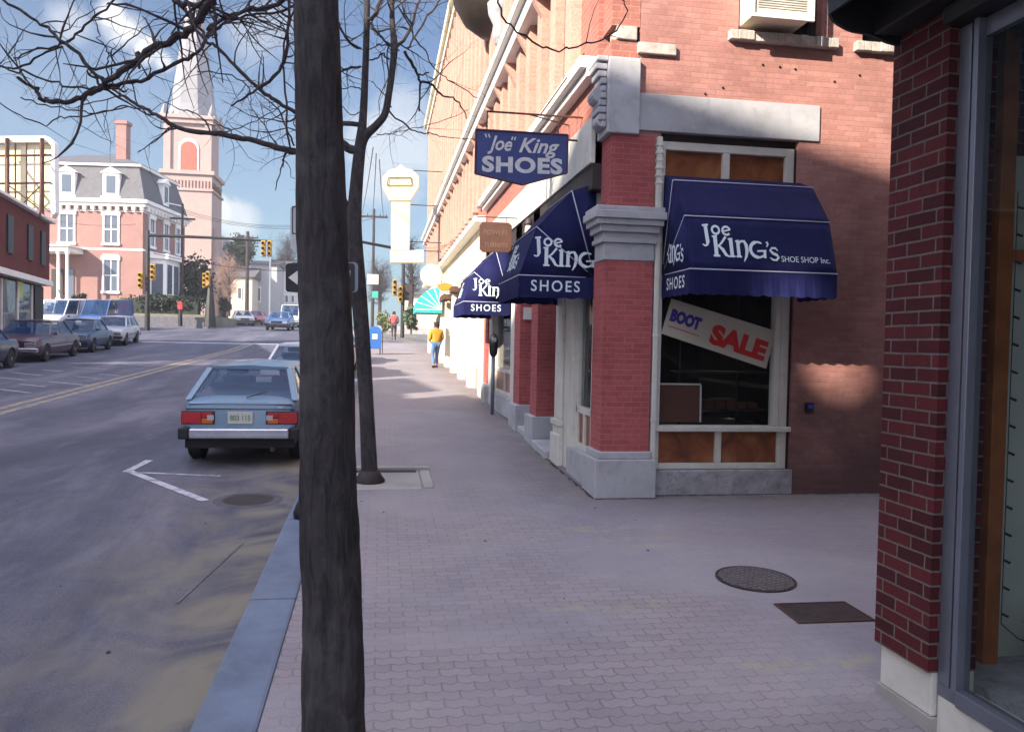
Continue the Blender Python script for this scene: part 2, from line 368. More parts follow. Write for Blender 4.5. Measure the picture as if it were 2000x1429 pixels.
M['slate_dark'] = paint('grey_slate', (.11, .105, .11), .75, .3, 6, bump=.4)
M['houseb'] = brick('house_brick', (.29, .16, .14), (.25, .135, .12), (.31, .21, .19), stain=.3, bump=.2)
M['churchb'] = brick('church_brick', (.35, .26, .24), (.32, .235, .215), (.36, .295, .27), stain=.25, bump=.2)
M['spire'] = paint('spire_slate', (.20, .20, .215), .7, .15, .8)
M['spired'] = M['spire']
M['shopb'] = brick('shop_brick', (.13, .026, .021), (.10, .02, .017), (.11, .036, .032), stain=.3)
M['teal'] = paint('teal_canvas', (.03, .38, .36), .7, .1)
M['blinding'] = paint('white_enamel', (.74, .66, .42), .4, .04)
M['mailblue'] = paint('mailbox_blue', (.03, .12, .38), .4, .1)
M['yellow'] = paint('signal_yellow', (.38, .22, .025), .5, .1)
M['tyre'] = paint('tyre_rubber', (.015, .015, .016), .85, .2, 6)
M['rim'] = paint('wheel_metal', (.32, .32, .34), .35, .15, 6, metal=.7)
M['chrome'] = paint('chrome', (.62, .62, .66), .2, .08, 3, metal=.85)
M['taillight'] = paint('tail_lamp_red', (.42, .015, .02), .2, .15, 9, spec=.7)
M['amberlamp'] = paint('amber_lamp', (.55, .13, .02), .25, .1, 9)
M['reverse'] = paint('reversing_lamp', (.45, .40, .42), .25, .1, 9)
M['plate'] = paint('number_plate', (.52, .53, .46), .5, .05)
M['plategreen'] = paint('plate_lettering', (.10, .20, .12), .5, .05, bump=0)
M['carglass'] = glass('car_glass', (.012, .05, .14), .55); M['carglass'].node_tree.nodes['Principled BSDF'].inputs['Specular IOR Level'].default_value = .45
M['cardark'] = paint('car_underside', (.012, .012, .013), .8, .2)
M['seat'] = paint('car_seat', (.06, .11, .20), .85, .2)
M['skin'] = paint('skin', (.42, .22, .16), .6, .05)
M['hair'] = paint('hair', (.04, .025, .02), .8, .1)
M['jacket'] = paint('yellow_jacket', (.55, .27, .03), .8, .15)
M['jeans'] = paint('blue_denim', (.10, .18, .36), .85, .15)
M['hedge'] = leafy('hedge_leaf', (.006, .011, .006), (.018, .027, .014))
M['conifer'] = leafy('conifer_leaf', (.04, .07, .035), (.10, .14, .07))
M['shrub'] = leafy('shrub_leaf', (.09, .12, .04), (.2, .22, .09))
M['rustleaf'] = leafy('rust_leaf', (.26, .16, .12), (.36, .24, .19))
M['plantleaf'] = leafy('plant_leaf', (.03, .08, .03), (.08, .16, .06))
# ------------------------------------------------------------------ lettering
def txt(body, bold=0., shear=0., spacing=1.):
    cu = bpy.data.curves.new('lettering', 'FONT'); cu.body = body; cu.offset = bold; cu.shear = shear; cu.space_character = spacing; cu.resolution_u = 4
    o = bpy.data.objects.new('lettering', cu); C.objects.link(o)
    dg = bpy.context.evaluated_depsgraph_get(); me = bpy.data.meshes.new_from_object(o.evaluated_get(dg))
    bpy.data.objects.remove(o); bpy.data.curves.remove(cu)
    vs = [v.co.copy() for v in me.vertices]; fs = [tuple(p.vertices) for p in me.polygons]; bpy.data.meshes.remove(me)
    return [(v.x, v.y) for v in vs], fs
def strokes(ls):
    vs = []; fs = []
    for si, (pts, wd) in enumerate(ls):
        pts = [Vector((a, -b)) for a, b in pts]; n = len(vs)
        for i, p in enumerate(pts):
            d = (pts[min(i+1, len(pts)-1)]-pts[max(i-1, 0)]).normalized(); q = Vector((-d.y, d.x))
            ww = wd[i] if hasattr(wd, '__len__') else wd
            vs += [(p.x+q.x*ww/2, p.y+q.y*ww/2, si*.00025), (p.x-q.x*ww/2, p.y-q.y*ww/2, si*.00025)]
        for i in range(len(pts)-1): fs.append((n+2*i, n+2*i+1, n+2*i+3, n+2*i+2))
    return vs, fs
def arc(cx, cy, r, a0, a1, n=14, ry=None):
    ry = ry or r
    return [(cx+r*cos(radians(a0+(a1-a0)*i/n)), cy-ry*sin(radians(a0+(a1-a0)*i/n))) for i in range(n+1)]
JOEKINGS = [([(350, 742), (356, 835)], 17), ([(331, 744), (366, 739)], 9), ([(357, 828), (350, 848), (338, 853), (325, 845)], [15, 11, 8, 5]),
    (arc(408, 766, 21, 0, 360, 20), 10), (arc(470, 768, 22, 10, 320, 18), 10), ([(450, 772), (492, 762)], 7),
    ([(400, 800), (400, 903)], 18), ([(382, 904), (420, 904)], 9), ([(382, 802), (412, 798)], 8),
    ([(405, 858), (432, 838), (462, 801)], [6, 9, 11]), ([(415, 848), (440, 872), (455, 898), (474, 908)], [9, 15, 13, 6]),
    ([(490, 812), (490, 903)], 17), ([(474, 905), (508, 905)], 8), ([(474, 814), (500, 810)], 8),
    ([(530, 822), (530, 903)], 16), ([(514, 905), (546, 905)], 8), ([(516, 824), (538, 819)], 8),
    ([(531, 842), (548, 822), (568, 822), (578, 842), (580, 870), (572, 902), (557, 930)], [6, 10, 13, 16, 16, 12, 4]),
    (arc(645, 864, 44, 55, 330, 20, 41), [6]+[9]*3+[15]*12+[9]*3+[7]*2), ([(640, 872), (694, 868)], 8), ([(684, 870), (682, 908)], 13),
    ([(700, 820), (708, 832), (698, 848)], [12, 9, 4]),
    ([(762, 866), (750, 852), (728, 852), (717, 866), (732, 881), (754, 889), (762, 902), (748, 917), (726, 915), (712, 904)], [5, 9, 9, 11, 13, 13, 11, 9, 8, 4])]
JOEKINGS = [(p_, [x*1.22 for x in w_] if hasattr(w_, '__len__') else w_*1.22) for p_, w_ in JOEKINGS]
def place_text(name, glyphs, O, U, V, box, mat, parent, world=False, lift=.004, th=.0):
    """fit glyph outline into box=(u0,u1,v0,v1) on the plane O + u*U + v*V"""
    vs, fs = glyphs; U = Vector(U).normalized(); V = Vector(V).normalized(); N = U.cross(V)
    x0 = min(v[0] for v in vs); x1 = max(v[0] for v in vs); y0 = min(v[1] for v in vs); y1 = max(v[1] for v in vs)
    u0, u1, v0, v1 = box; O = Vector(O)
    mb = MB(); mb.v = [tuple(O+U*(u0+(x-x0)/(x1-x0)*(u1-u0))+V*(v0+(v_[1]-y0)/(y1-y0)*(v1-v0))+N*(lift+(v_[2] if len(v_) > 2 else 0))) for v_ in vs for x in (v_[0],)]; mb.f = list(fs)
    return build(name, mb, mat, parent, world=world, recalc=False)
# ------------------------------------------------------------------ setting: ground, road, pavement
def sheet(xl, xr, y0, y1, dz, thick=None):
    ys = [y0]+[y for y, _ in BR if y0 < y < y1]+[y1]
    ys = sorted(set(ys+[y0+(y1-y0)*k/8 for k in range(9)])) if y1-y0 < 80 else sorted(set(ys))
    mb = MB(); f = lambda e, y: e(y) if callable(e) else e
    for y in ys:
        z = zg(y)+dz; mb.v += [(f(xl, y), y, z), (f(xr, y), y, z)]
        if thick: mb.v += [(f(xl, y), y, z-thick), (f(xr, y), y, z-thick)]
    n = 4 if thick else 2
    for i in range(len(ys)-1):
        a = i*n; b = a+n; mb.f.append((a, a+1, b+1, b))
        if thick: mb.f += [(a, b, b+2, a+2), (a+1, a+3, b+3, b+1), (a+2, b+2, b+3, a+3)]
    if thick: e = (len(ys)-1)*n; mb.f += [(0, 2, 3, 1), (e, e+1, e+3, e+2)]
    return mb
def struct(name, mb, mat, **k): o = build(name, mb, mat, **k); o['kind'] = 'structure'; return o
leftk = lambda y: -13.1-max(0, y-20)*.075
struct('ground', sheet(-400, 400, -80, 700, -.2), M['ground'])
struct('road', sheet(leftk, -.83, -60, 47, -.14), M['asphalt'])
struct('crossroad', sheet(-120, 60, 47, 59, -.136), M['asphalt'])
struct('far_road', sheet(-21, -.83, 59, 500, -.14), M['asphalt'])
struct('sidewalk', sheet(-.52, 14, -40, 46.5, 0, .3), M['paving'])
kx = [-40, -20, -8]
while kx[-1] < 46: kx.append(kx[-1]+random.uniform(1.7, 2.4))
for a, b in zip(kx, kx[1:]): struct('kerb', sheet(-.825, -.523, a, b-.012, .002, .3), M['granite'], bevel=.02)
struct('left_sidewalk', sheet(-60, lambda y: leftk(y)-.2, -40, 46, 0, .3), M['concrete'])
struct('left_kerb', sheet(lambda y: leftk(y)-.19, lambda y: leftk(y), -40, 46, .002, .3), M['granite'])
struct('far_sidewalk', sheet(-.8, 60, 59.6, 150, 0, .3), M['concrete'])
struct('lawn', sheet(-60, -21.5, 60, 90, .05, .4), M['shrub'])
struct('road_line', sheet(-7.24, -7.06, -20, 46, -.134), M['roadyellow']); struct('road_line', sheet(-6.92, -6.74, -20, 46, -.134), M['roadyellow'])
def mark(pts, wd):
    mb = MB(); q = [PG(x, y, -.134) for x, y in pts]
    for a, b in zip(q, q[1:]):
        d = (b-a).normalized(); s = Vector((-d.y, d.x, 0))*wd/2
        mb.poly([a+s-d*wd*.3, a-s-d*wd*.3, b-s, b+s])
    for i, v in enumerate(mb.v): mb.v[i] = (v[0], v[1], zg(v[1])-.134+.0005*(i//4))
    return mb
mk = MB()
for pp, wd in (([(248, 920), (292, 898)], .10), ([(252, 919), (400, 977)], .10), ([(268, 922), (430, 929)], .06)):
    m = mark(pp, wd); mk.add(m.v, m.f)
struct('road_marking', mk, M['roadwhite'])
mk = MB(); w3 = 0
for pp in ([(22, 727), (82, 733)], [(84, 722), (122, 725)], [(142, 717), (206, 721)], [(195, 730), (238, 734)], [(96, 745), (172, 752)], [(0, 737), (52, 742)], [(150, 735), (190, 738)], [(40, 750), (90, 755)], [(248, 711), (300, 715)], [(0, 760), (60, 767)]):
    m = mark(pp, .11); mk.add(m.v, m.f)
struct('pale_streaks', mk, worn('pale_streak', (.30, .30, .36), .44, (.11, .11, .145)))  # short pale streaks laid flat on the road by the left row
mk = MB(); m = mark([(346, 1176), (398, 1128), (474, 1060)], .022); struct('road_seam', m, paint('seam_grit', (.13, .13, .14), .9, .3, 8))
m = sheet(-12.6, -1.2, 45, 45.5, -.1335); struct('stop_line', m, M['roadwhite'])
# tree pit and slabs
pit = thing('tree_pit', 'sandy concrete tree pit slab around the slim second tree', 'tree pit', (0, 9.1, zg(9.1)))
mb = MB(); 
def slabbox(mb, x0, x1, y0, y1, dz0, dz1):
    mb.add([(x0,y0,zg(y0)+dz0),(x1,y0,zg(y0)+dz0),(x1,y1,zg(y1)+dz0),(x0,y1,zg(y1)+dz0),(x0,y0,zg(y0)+dz1),(x1,y0,zg(y0)+dz1),(x1,y1,zg(y1)+dz1),(x0,y1,zg(y1)+dz1)],
           [(0,3,2,1),(4,5,6,7),(0,1,5,4),(1,2,6,5),(2,3,7,6),(3,0,4,7)])
slabbox(mb, -.5, .47, 8.62, 9.62, -.02, .012); build('slab', mb, M['concrete'], pit, world=True, bevel=.01)
mb = MB(); slabbox(mb, -.5, .6, 9.63, 9.72, -.02, .05); slabbox(mb, .485, .6, 8.7, 9.628, -.02, .016); build('rim', mb, M['concrete'], pit, world=True, bevel=.01)
mb = MB(); slabbox(mb, -.45, .44, 9.5, 9.622, .0125, .016); build('gap', mb, M['black'], pit, world=True)
# manhole and cellar grate
mh_ = thing('manhole_cover', 'round cast iron cover set in the pavement', 'manhole cover', (2.76, 5.5, zg(5.5)+.006))
mh_.rotation_euler = (math.atan(.036), 0, .3)
t = NT('manhole_iron'); vo = t.n('ShaderNodeTexVoronoi'); vo.inputs['Scale'].default_value = 22; t.L(t.tc.outputs['Object'], vo.inputs['Vector']); vo.inputs['Randomness'].default_value = .25
t.base(t.mix(.7, t.ramp(vo.outputs['Distance'], [(.25, (.16, .14, .14)), (.4, (.07, .06, .065))]), t.ramp(t.noise(9, 6, .7), [(.3, (.5,)*3), (.7, (1.3,)*3)]), 'MULTIPLY')); t.set(Roughness=.65, Metallic=.2); t.bump(vo.outputs['Distance'], -.8, .01)
build('cover', MB().lathe([(.268, -.02), (.268, .005), (.25, .006), (.0, .006)], n=40), t.m, mh_)
build('ring', MB().lathe([(.29, -.02), (.29, .004), (.272, .004), (.272, -.01)], n=40), M['iron'], mh_)
q = [PG(1515, 1181), PG(1648, 1177), PG(1706, 1212), PG(1562, 1217)]
gr = thing('cellar_grate', 'dark rectangular metal plate set flush in the pavement by the near shop', 'grate', q[0])
def qz(a, dz): return Vector((a.x, a.y, zg(a.y)+dz))
mb = MB().prism([qz(a, .003) for a in q], (0, 0, .004)); build('plate', mb, M['iron'], gr, world=True)
cen = sum(q, Vector())/4
mb = MB()
for a, b in zip(q, q[1:]+q[:1]):
    a2 = a+(a-cen)*.045; b2 = b+(b-cen)*.045
    mb.prism([qz(a, .002), qz(b, .002), qz(b2, .002), qz(a2, .002)], (0, 0, .009))
build('frame', mb, M['rust'], gr, world=True)
wd_ = MB(); random.seed(77)
def foot(a, b):
    a, b = Vector(a), Vector(b); n = int((b-a).length/.08)
    for i in range(n):
        p = a.lerp(b, i/n); q = a.lerp(b, (i+1)/n); s_ = (b-a).normalized(); s_ = Vector((s_.y, -s_.x)); w_ = random.uniform(.012, .05)
        wd_.poly([(p.x, p.y, zg(p.y)+.0035), (q.x, q.y, zg(q.y)+.0035), (q.x+s_.x*w_, q.y+s_.y*w_, zg(q.y+s_.y*w_)+.0035), (p.x+s_.x*w_, p.y+s_.y*w_, zg(p.y+s_.y*w_)+.0035)])
foot((2.24, 8.11), (2.91, 8.11)); foot((2.91, 8.23), (6.5, 8.235)); foot((2.24, 8.6), (2.24, 8.11)); foot((2.2, 11.4), (2.24, 8.65))
solo('wall_foot_dirt', wd_, paint('dirt', (.05, .04, .035), .95, .4, 9, bump=.4), 'dark line of grit gathered along the foot of the shoe shop walls', 'dirt', (2.6, 8.2, zg(8.2)), kind='stuff')
# patched drain cover on the road
d0 = PG(485, 976, -.14)
dc = thing('drain_cover', 'worn dark drain cover in the road beside the kerb', 'drain cover', (d0.x, d0.y, zg(d0.y)-.14))
dc.rotation_euler = (math.atan(.036), 0, 0)
build('cover', MB().lathe([(.26, 0), (.26, .006), (0, .006)], n=28), M['iron'], dc)
build('collar', MB().lathe([(.36, 0), (.34, .004), (.262, .0045)], n=28), paint('collar_patch', (.09, .085, .1), .9, .3, 6), dc)

# ------------------------------------------------------------------ the shoe shop corner building
YS = 8.25; XF = 2.3; XR = 12.; YE = 41.; ZT = 12.9
def g0(y): return zg(y)-.05
B = thing('brick_building', 'long brick corner block with shoe shop, stone trim and street pilasters', 'building', (XF, YS, zg(YS)))
def bpart(name, mb, mat, parent=None, **k): return build(name, mb, mat, parent or B, world=(parent is None), **k)
# side wall with openings
mb = MB(); W0, W1 = 2.92, 4.5
mb.box(2.66, W0, YS, YS+.3, g0(YS), 4.19); mb.box(W1, XR, YS, YS+.3, g0(YS), 4.19)
mb.box(2.66, XR, YS, YS+.3, 4.19, 5.31)
mb.box(2.66, 3.76, YS, YS+.3, 5.31, 7.3); mb.box(4.73, 5.22, YS, YS+.3, 5.31, 7.3); mb.box(6.2, XR, YS, YS+.3, 5.31, 7.3)
mb.box(2.66, XR, YS, YS+.3, 7.3, ZT)
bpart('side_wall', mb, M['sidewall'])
# corner pillar
px0, px1, py0, py1 = 2.31, 2.84, 8.18, 8.60
mb = MB().box(px0, px1, py0, py1, .78, 2.80).box(px0+.06, px1-.0, py0+.05, py1, 3.35, 4.13)
pil = bpart('corner_pillar', mb, M['postbrick'])
mb = MB().box(px0-.07, px1+.07, py0-.07, py1+.05, g0(YS)-.05, .70).box(px0-.04, px1+.03, py0-.035, py1+.03, .70, .78)
bpart('pillar_base', mb, M['stone'], bevel=.012)
mb = MB()
for (e, z0, z1) in ((.015, 2.80, 2.98), (.05, 2.98, 3.03), (.03, 3.03, 3.09), (.075, 3.09, 3.16), (.12, 3.16, 3.22), (.155, 3.22, 3.30), (.13, 3.30, 3.35)):
    mb.box(px0-e, px1+e*.6, py0-e, py1-.06, z0, z1)
bpart('capital', mb, M['stone'], bevel=.008)
mb = MB().box(px0+.0, 2.655, py0+.0, py1, 4.13, 4.92)
bpart('corner_block', mb, M['stone'], bevel=.01)
mb = MB()                                             # carved console on the street side of the block
for i in range(9):
    z = 4.2+i*.075; e = .05+.03*sin(i*.9)+.007*i
    mb.box(px0-e, px0-.002, py0+.06+.01*(i % 2), py0+.34, z, z+.062)
mb.lathe([(.09, 0), (.09, .22)], (px0-.06, py0+.1, 4.55), 14, 'y')
mb.lathe([(.06, 0), (.06, .2)], (px0-.04, py0+.1, 4.27), 14, 'y')
mb.box(px0-.12, px0-.001, py0+.03, py0+.4, 4.88, 4.93)
bpart('console', mb, M['stone'], bevel=.01)
mb = MB().box(2.66, 4.73, YS-.025, YS+.05, 4.187, 4.577); bpart('lintel', mb, M['stone'], bevel=.006)
mb = MB().box(2.63, 3.05, YS-.05, YS+.02, 4.985, 5.1); bpart('quoin', mb, M['rough_stone'], bevel=.01)
mb = MB().box(2.40, 2.62, YS-.03, YS+.25, 5.12, 5.26); bpart('quoin', mb, M['rough_stone'], bevel=.01)
mb = MB().box(2.35, 2.655, YS-.002, YS+.5, 4.925, 5.115).box(2.35, 2.655, YS-.002, YS+.5, 5.265, ZT); bpart('corner_pier', mb, M['facade'])
for x0, x1 in ((3.64, 4.9), (5.115, 6.4)):
    mb = MB(); random.seed(int(x0*10))
    n = 14
    for i in range(n):
        a = x0+(x1-x0)*i/n; b = x0+(x1-x0)*(i+1)/n; mb.box(a, b, YS-.07-random.random()*.025, YS+.1, 5.195+random.random()*.01, 5.305)
    bpart('window_sill', mb, M['rough_stone'], bevel=.008)
def window(x0, x1, z0, z1, dep, fr, name='window', mat=None, mull=True, gl=None, room=True):
    f = MB(); t = .07; y = YS+dep
    f.box(x0, x0+t, y, y+.06, z0, z1).box(x1-t, x1, y, y+.06, z0, z1).box(x0+t, x1-t, y, y+.06, z1-t, z1).box(x0+t, x1-t, y, y+.06, z0, z0+t)
    if mull: f.box(x0+t, x1-t, y, y+.05, (z0+z1)/2-.03, (z0+z1)/2+.03)
    o = bpart(name, f, fr, bevel=.006)
    build('pane', MB().box(x0+t, x1-t, y+.025, y+.032, z0+t, z1-t), gl or M['glass'], o)
    return o
window(3.76, 4.73, 5.31, 7.3, .12, M['darkwood']); window(5.22, 6.2, 5.31, 7.3, .12, M['darkwood'])
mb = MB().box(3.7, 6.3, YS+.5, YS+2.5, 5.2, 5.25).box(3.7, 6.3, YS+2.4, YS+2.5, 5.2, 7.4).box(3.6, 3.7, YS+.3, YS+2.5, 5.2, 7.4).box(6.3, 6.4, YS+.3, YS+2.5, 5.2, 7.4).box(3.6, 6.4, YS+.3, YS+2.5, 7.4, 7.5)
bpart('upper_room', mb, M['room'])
# side shop window: frame, transom lights, bulkhead panels, granite base
wf = MB(); y = YS+.03
wf.box(2.925, 2.99, y, y+.1, .57, 4.1).box(4.37, 4.47, y, y+.1, .57, 4.1)
wf.box(2.99, 4.37, y, y+.1, 4.01, 4.1).box(2.99, 4.37, y, y+.1, .99, 1.05).box(2.99, 4.37, y, y+.1, .57, .635)
wf.box(3.64, 3.72, y, y+.1, 3.7, 4.01).box(2.99, 4.37, y, y+.1, 3.62, 3.7).box(3.64, 3.71, y, y+.1, .635, .99)
wf.box(2.9, 4.5, y-.05, y-.001, .985, 1.04)
wfo = bpart('window_frame', wf, M['white'], bevel=.008)
build('pane', MB().box(2.99, 4.30, y+.05, y+.056, 1.05, 3.62), M['glass'], wfo)
build('mullion', MB().box(4.30, 4.36, y-.01, y+.1, 1.051, 3.619), M['white'], wfo)
for a, b in ((2.991, 3.639), (3.721, 4.369)): build('transom_light', MB().box(a, b, y+.05, y+.07, 3.701, 4.009), M['amber'], wfo)
for a, b in ((2.991, 3.639), (3.711, 4.369)): build('bulkhead_panel', MB().box(a, b, y+.04, y+.06, .636, .989), M['amber'], wfo)
mb = MB().box(2.89, 4.53, YS-.02, YS+.3, g0(YS), .565); bpart('window_base', mb, M['stonedirty'], bevel=.01)
mb = MB().box(2.9, 4.53, YS+.08, YS+.3, 4.1, 4.187); bpart('blind_box', mb, M['darkwood'])
mb = MB().box(4.475, 4.5, YS+.04, YS+.29, .57, 4.1); bpart('reveal', mb, M['darkwood'])
# the shop interior, one dark room behind both windows
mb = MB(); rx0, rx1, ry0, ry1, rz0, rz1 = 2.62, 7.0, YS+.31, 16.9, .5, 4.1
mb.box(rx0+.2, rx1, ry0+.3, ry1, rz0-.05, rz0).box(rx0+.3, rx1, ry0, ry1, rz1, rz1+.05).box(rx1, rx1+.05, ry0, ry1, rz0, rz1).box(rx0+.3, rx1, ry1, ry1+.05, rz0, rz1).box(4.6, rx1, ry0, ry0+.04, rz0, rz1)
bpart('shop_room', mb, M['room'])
# street facade wall
mb = MB()
def fw(y0, y1, z0, z1, x0=XF, x1=XF+.3): mb.box(x0, x1, y0, y1, z0, z1)
fw(8.60, 18, 4.4, ZT); fw(18, YE, 4.75, ZT); fw(17.5, 18.0, .4, 4.4)
mb.box(XR, XR+.3, YS+.3, YE, 0, ZT)
mb.box(XF+.3, XR+.3, YE-.3, YE, 0, ZT)
bpart('street_wall', mb, M['facade'])
bpart('roof', MB().box(XF+.31, XR, YS+.31, YE-.31, ZT-.4, ZT-.3), M['slate'])
mb = MB().box(XF-.3, XF-.001, 8.2, YE+.2, ZT-.25, ZT+.05).box(XF-.18, XF-.001, 8.2, YE+.1, ZT-.55, ZT-.251); bpart('top_cornice', mb, M['cream'], bevel=.02)
mb = MB().box(XF-.36, XF-.001, 9.2, YE, 6.98, 7.14).box(XF-.26, XF-.001, 9.2, YE, 6.75, 6.978)
bpart('middle_cornice', mb, M['trim'], bevel=.02)
for i in range(24): yy = 9.9+i*1.32; bpart('cornice_bracket', MB().prism([(XF-.001, yy, 6.3), (XF-.25, yy, 6.748), (XF-.001, yy, 6.748)], (0, .13, 0)), M['facpale'])
# fascia board over the shop and ledge above it
mb = MB().box(XF-.06, XF-.001, 8.61, 17.6, 3.9, 4.4); bpart('fascia_board', mb, M['white'], bevel=.008)
mb = MB().box(XF-.20, XF-.001, 8.61, 17.8, 4.93, 5.06).box(XF-.12, XF-.001, 8.61, 17.8, 4.84, 4.929); bpart('ledge', mb, M['trim'], bevel=.01)
mb = MB().box(XF-.03, XF+.3, 8.61, 17.6, 3.62, 3.899); bpart('dark_soffit', mb, M['darkwood'])
# upper pilasters and slit windows
mb = MB(); yy = 9.4
while yy < YE-.5:
    mb.box(XF-.12, XF-.0005, yy, yy+.34, 5.07, 6.748); mb.box(XF-.12, XF-.0005, yy, yy+.34, 7.141, ZT-.56); yy += .92
bpart('pilasters', mb, M['facpale'])
mb = MB()
for i in range(0, 13):
    y0 = 9.84+i*2.76-.02
    if y0 > YE-1.6: break
    for z0, z1 in ((5.2, 6.5), (7.7, 9.6), (10.2, 11.8)):
        w_ = MB().box(XF-.02, XF-.001, y0, y0+.4, z0, z1); o = bpart('window', w_, M['rust'])
        build('pane', MB().box(XF-.026, XF-.0205, y0+.05, y0+.35, z0+.06, z1-.06), M['glasssmall'], o)
# street-level bays
st = lambda y0, y1, x0=XF, x1=XF+.36: (x0, x1, y0, y1)
for (y0, y1) in ((11.55, 12.05), (13.05, 13.62), (17.1, 17.5)):
    o = bpart('brick_pillar', MB().box(XF-.03, XF+.42, y0, y1, zg(y0)+.42, 3.9), M['postbrick'])
    build('plinth', MB().box(XF-.10, XF+.46, y0-.07, y1+.07, g0(y0), zg(y0)+.42), M['stone'], o, bevel=.012)
mb = MB().box(XF+.02, XF+.14, 9.55, 10.35, g0(9), 3.62).box(XF-.06, XF+.019, 9.95, 10.4, g0(9), .75).box(XF-.03, XF+.019, 9.97, 10.38, .75, .86).box(XF-.06, XF+.019, 9.95, 10.4, .86, .93)
mb.box(XF-.02, XF+.019, 9.99, 10.36, .93, 3.2).box(XF-.05, XF+.019, 9.96, 10.39, 3.2, 3.3)
bpart('white_column', mb, M['white'], bevel=.01)
def bay(y0, y1, zb):
    f = MB(); x = XF+.08
    f.box(x, x+.08, y0, y1, zb+.05, zb+.12).box(x, x+.08, y0, y1, zb+.48, zb+.56).box(x, x+.08, y0, y0+.06, zb+.12, 3.62).box(x, x+.08, y1-.06, y1, zb+.12, 3.62)
    f.box(x, x+.08, (y0+y1)/2-.03, (y0+y1)/2+.03, zb+.12, zb+.48).box(x, x+.08, y0+.06, y1-.06, 3.0, 3.07)
    o = bpart('bay_window', f, M['white'], bevel=.006)
    build('pane', MB().box(x+.04, x+.046, y0+.06, y1-.06, zb+.56, 3.62), M['glass'], o)
    build('bulkhead_panel', MB().box(x+.03, x+.05, y0+.06, y1-.06, zb+.12, zb+.48), M['amber'], o)
    build('bay_base', MB().box(x-.1, x+.2, y0-.05, y1+.05, zb-.3, zb+.049), M['stone'], o)
bay(8.83, 9.55, .60); bay(14.2, 16.6, .85)
bpart('white_post', MB().box(XF, XF+.12, 13.62, 14.2, .5, 3.62), M['white'], bevel=.01); bpart('white_post', MB().box(XF, XF+.12, 16.6, 17.1, .5, 3.62), M['white'], bevel=.01)
mb = MB(); slabbox(mb, XF-.12, XF+1.2, 10.42, 11.46, -.05, .1); bpart('doorstep', mb, M['stone'], bevel=.015); mb = MB(); slabbox(mb, XF-.06, XF+1.2, 12.13, 12.97, -.05, .09); bpart('doorstep', mb, M['stone'], bevel=.015)
for y0, y1 in ((10.4, 11.5), (12.05, 13.05)):
    o = bpart('door', MB().box(XF+.9, XF+.95, y0, y1, .5, 3.6), M['darkwood'])
    build('pane', MB().box(XF+.885, XF+.899, y0+.2, y1-.2, .9, 2.6), M['glasssmall'], o)
o = bpart('door_sign', MB().box(XF+.40, XF+.42, 12.2, 12.22, 1.9, 2.0), M['white'])
bpart('number_plaque', MB().box(XF+.02, XF+.33, 13.0, 13.045, 2.30, 2.50), M['trim'])
# sunlit shopfronts further up the block
mb = MB(); mb.box(XF-.12, XF+.1, 18.0, YE, 3.45, 4.3); bpart('shop_fascia', mb, M['cream'], bevel=.02)
mb = MB().box(XF-.25, XF-.001, 18.0, YE, 4.62, 4.76).box(XF-.14, XF-.121, 18.4, 22.6, 3.6, 4.15).box(XF-.14, XF-.121, 24., 30, 3.6, 4.15); bpart('fascia_moulding', mb, M['trim'], bevel=.02)
mb = MB().box(XF, XF+.3, 18.0, YE, 4.3, 4.62)
yy = 18.0; i = 0
while yy < YE-1: mb.box(XF-.05, XF+.3, yy, yy+.55, zg(yy)-.3, 3.45); yy += 2.55; i += 1
bpart('cream_piers', mb, M['cream'], bevel=.01)
mb = MB(); yy = 18.55
while yy < YE-2: mb.box(XF+.12, XF+.3, yy, yy+2.0, zg(yy)-.3, zg(yy)+.6); yy += 2.55
bpart('stall_risers', mb, M['facpale'])
yy = 18.55
while yy < YE-2: bpart('shop_window', MB().box(XF+.2, XF+.22, yy, yy+2.0, zg(yy)+.6, 3.45), M['glasssmall']); yy += 2.55
for a, b, z in ((19.2, 20.6, 3.36), (23.0, 24.0, 3.45), (26, 28, 3.4), (31, 33, 3.4)): bpart('blind_roller', MB().box(XF-.3, XF-.06, a, b, z-.1, z+.06), M['rust'])
# carved oriel base high on the facade
o = bpart('oriel', MB().lathe([(.03, 8.3), (.3, 8.38), (.62, 8.62), (.85, 9.0), (.92, 9.4), (.92, 9.8)], (XF-.05, 17.0, 0), 24), M['bronze'], smooth=True)
build('corbel', MB().lathe([(.04, 7.55), (.12, 7.6), (.16, 7.8), (.14, 7.95), (.24, 8.15), (.26, 8.35), (.12, 8.5)], (XF-.14, 15.3, 0), 14), M['stonedirty'], o, smooth=True)
# dark hole plugs and conduit on the side wall
mb = MB()
for x, z in ((4.05, 4.98), (4.25, 4.97), (4.43, 4.96), (4.9, 4.86), (5.2, 4.95), (3.4, 4.62), (3.6, 4.7)): mb.lathe([(.013, 0), (.010, -.012)], (x, YS-.001, z), 8, 'y')
bpart('anchor_holes', mb, M['black'])
# air conditioner in the upper window
ac = thing('air_conditioner', 'boxy cream air conditioner sticking out of the upper window', 'air conditioner', (4.1, YS, 5.35))
mb = MB().box(3.78, 4.43, YS-.30, YS+.2, 5.37, 6.0); build('case', mb, M['cream'], ac, world=True, bevel=.02)
mb = MB().box(3.75, 4.46, YS-.33, YS-.301, 5.35, 5.39).box(3.75, 3.79, YS-.33, YS-.301, 5.39, 6.02).box(4.42, 4.46, YS-.33, YS-.301, 5.39, 6.02).box(3.79, 4.42, YS-.33, YS-.301, 5.98, 6.02)
build('bezel', mb, M['trim'], ac, world=True, bevel=.005)
mb = MB()
for i in range(20): mb.box(3.83, 4.38, YS-.309, YS-.3005, 5.46+i*.025, 5.472+i*.025)
build('grille', mb, paint('grille_grey', (.5, .5, .47)), ac, world=True)
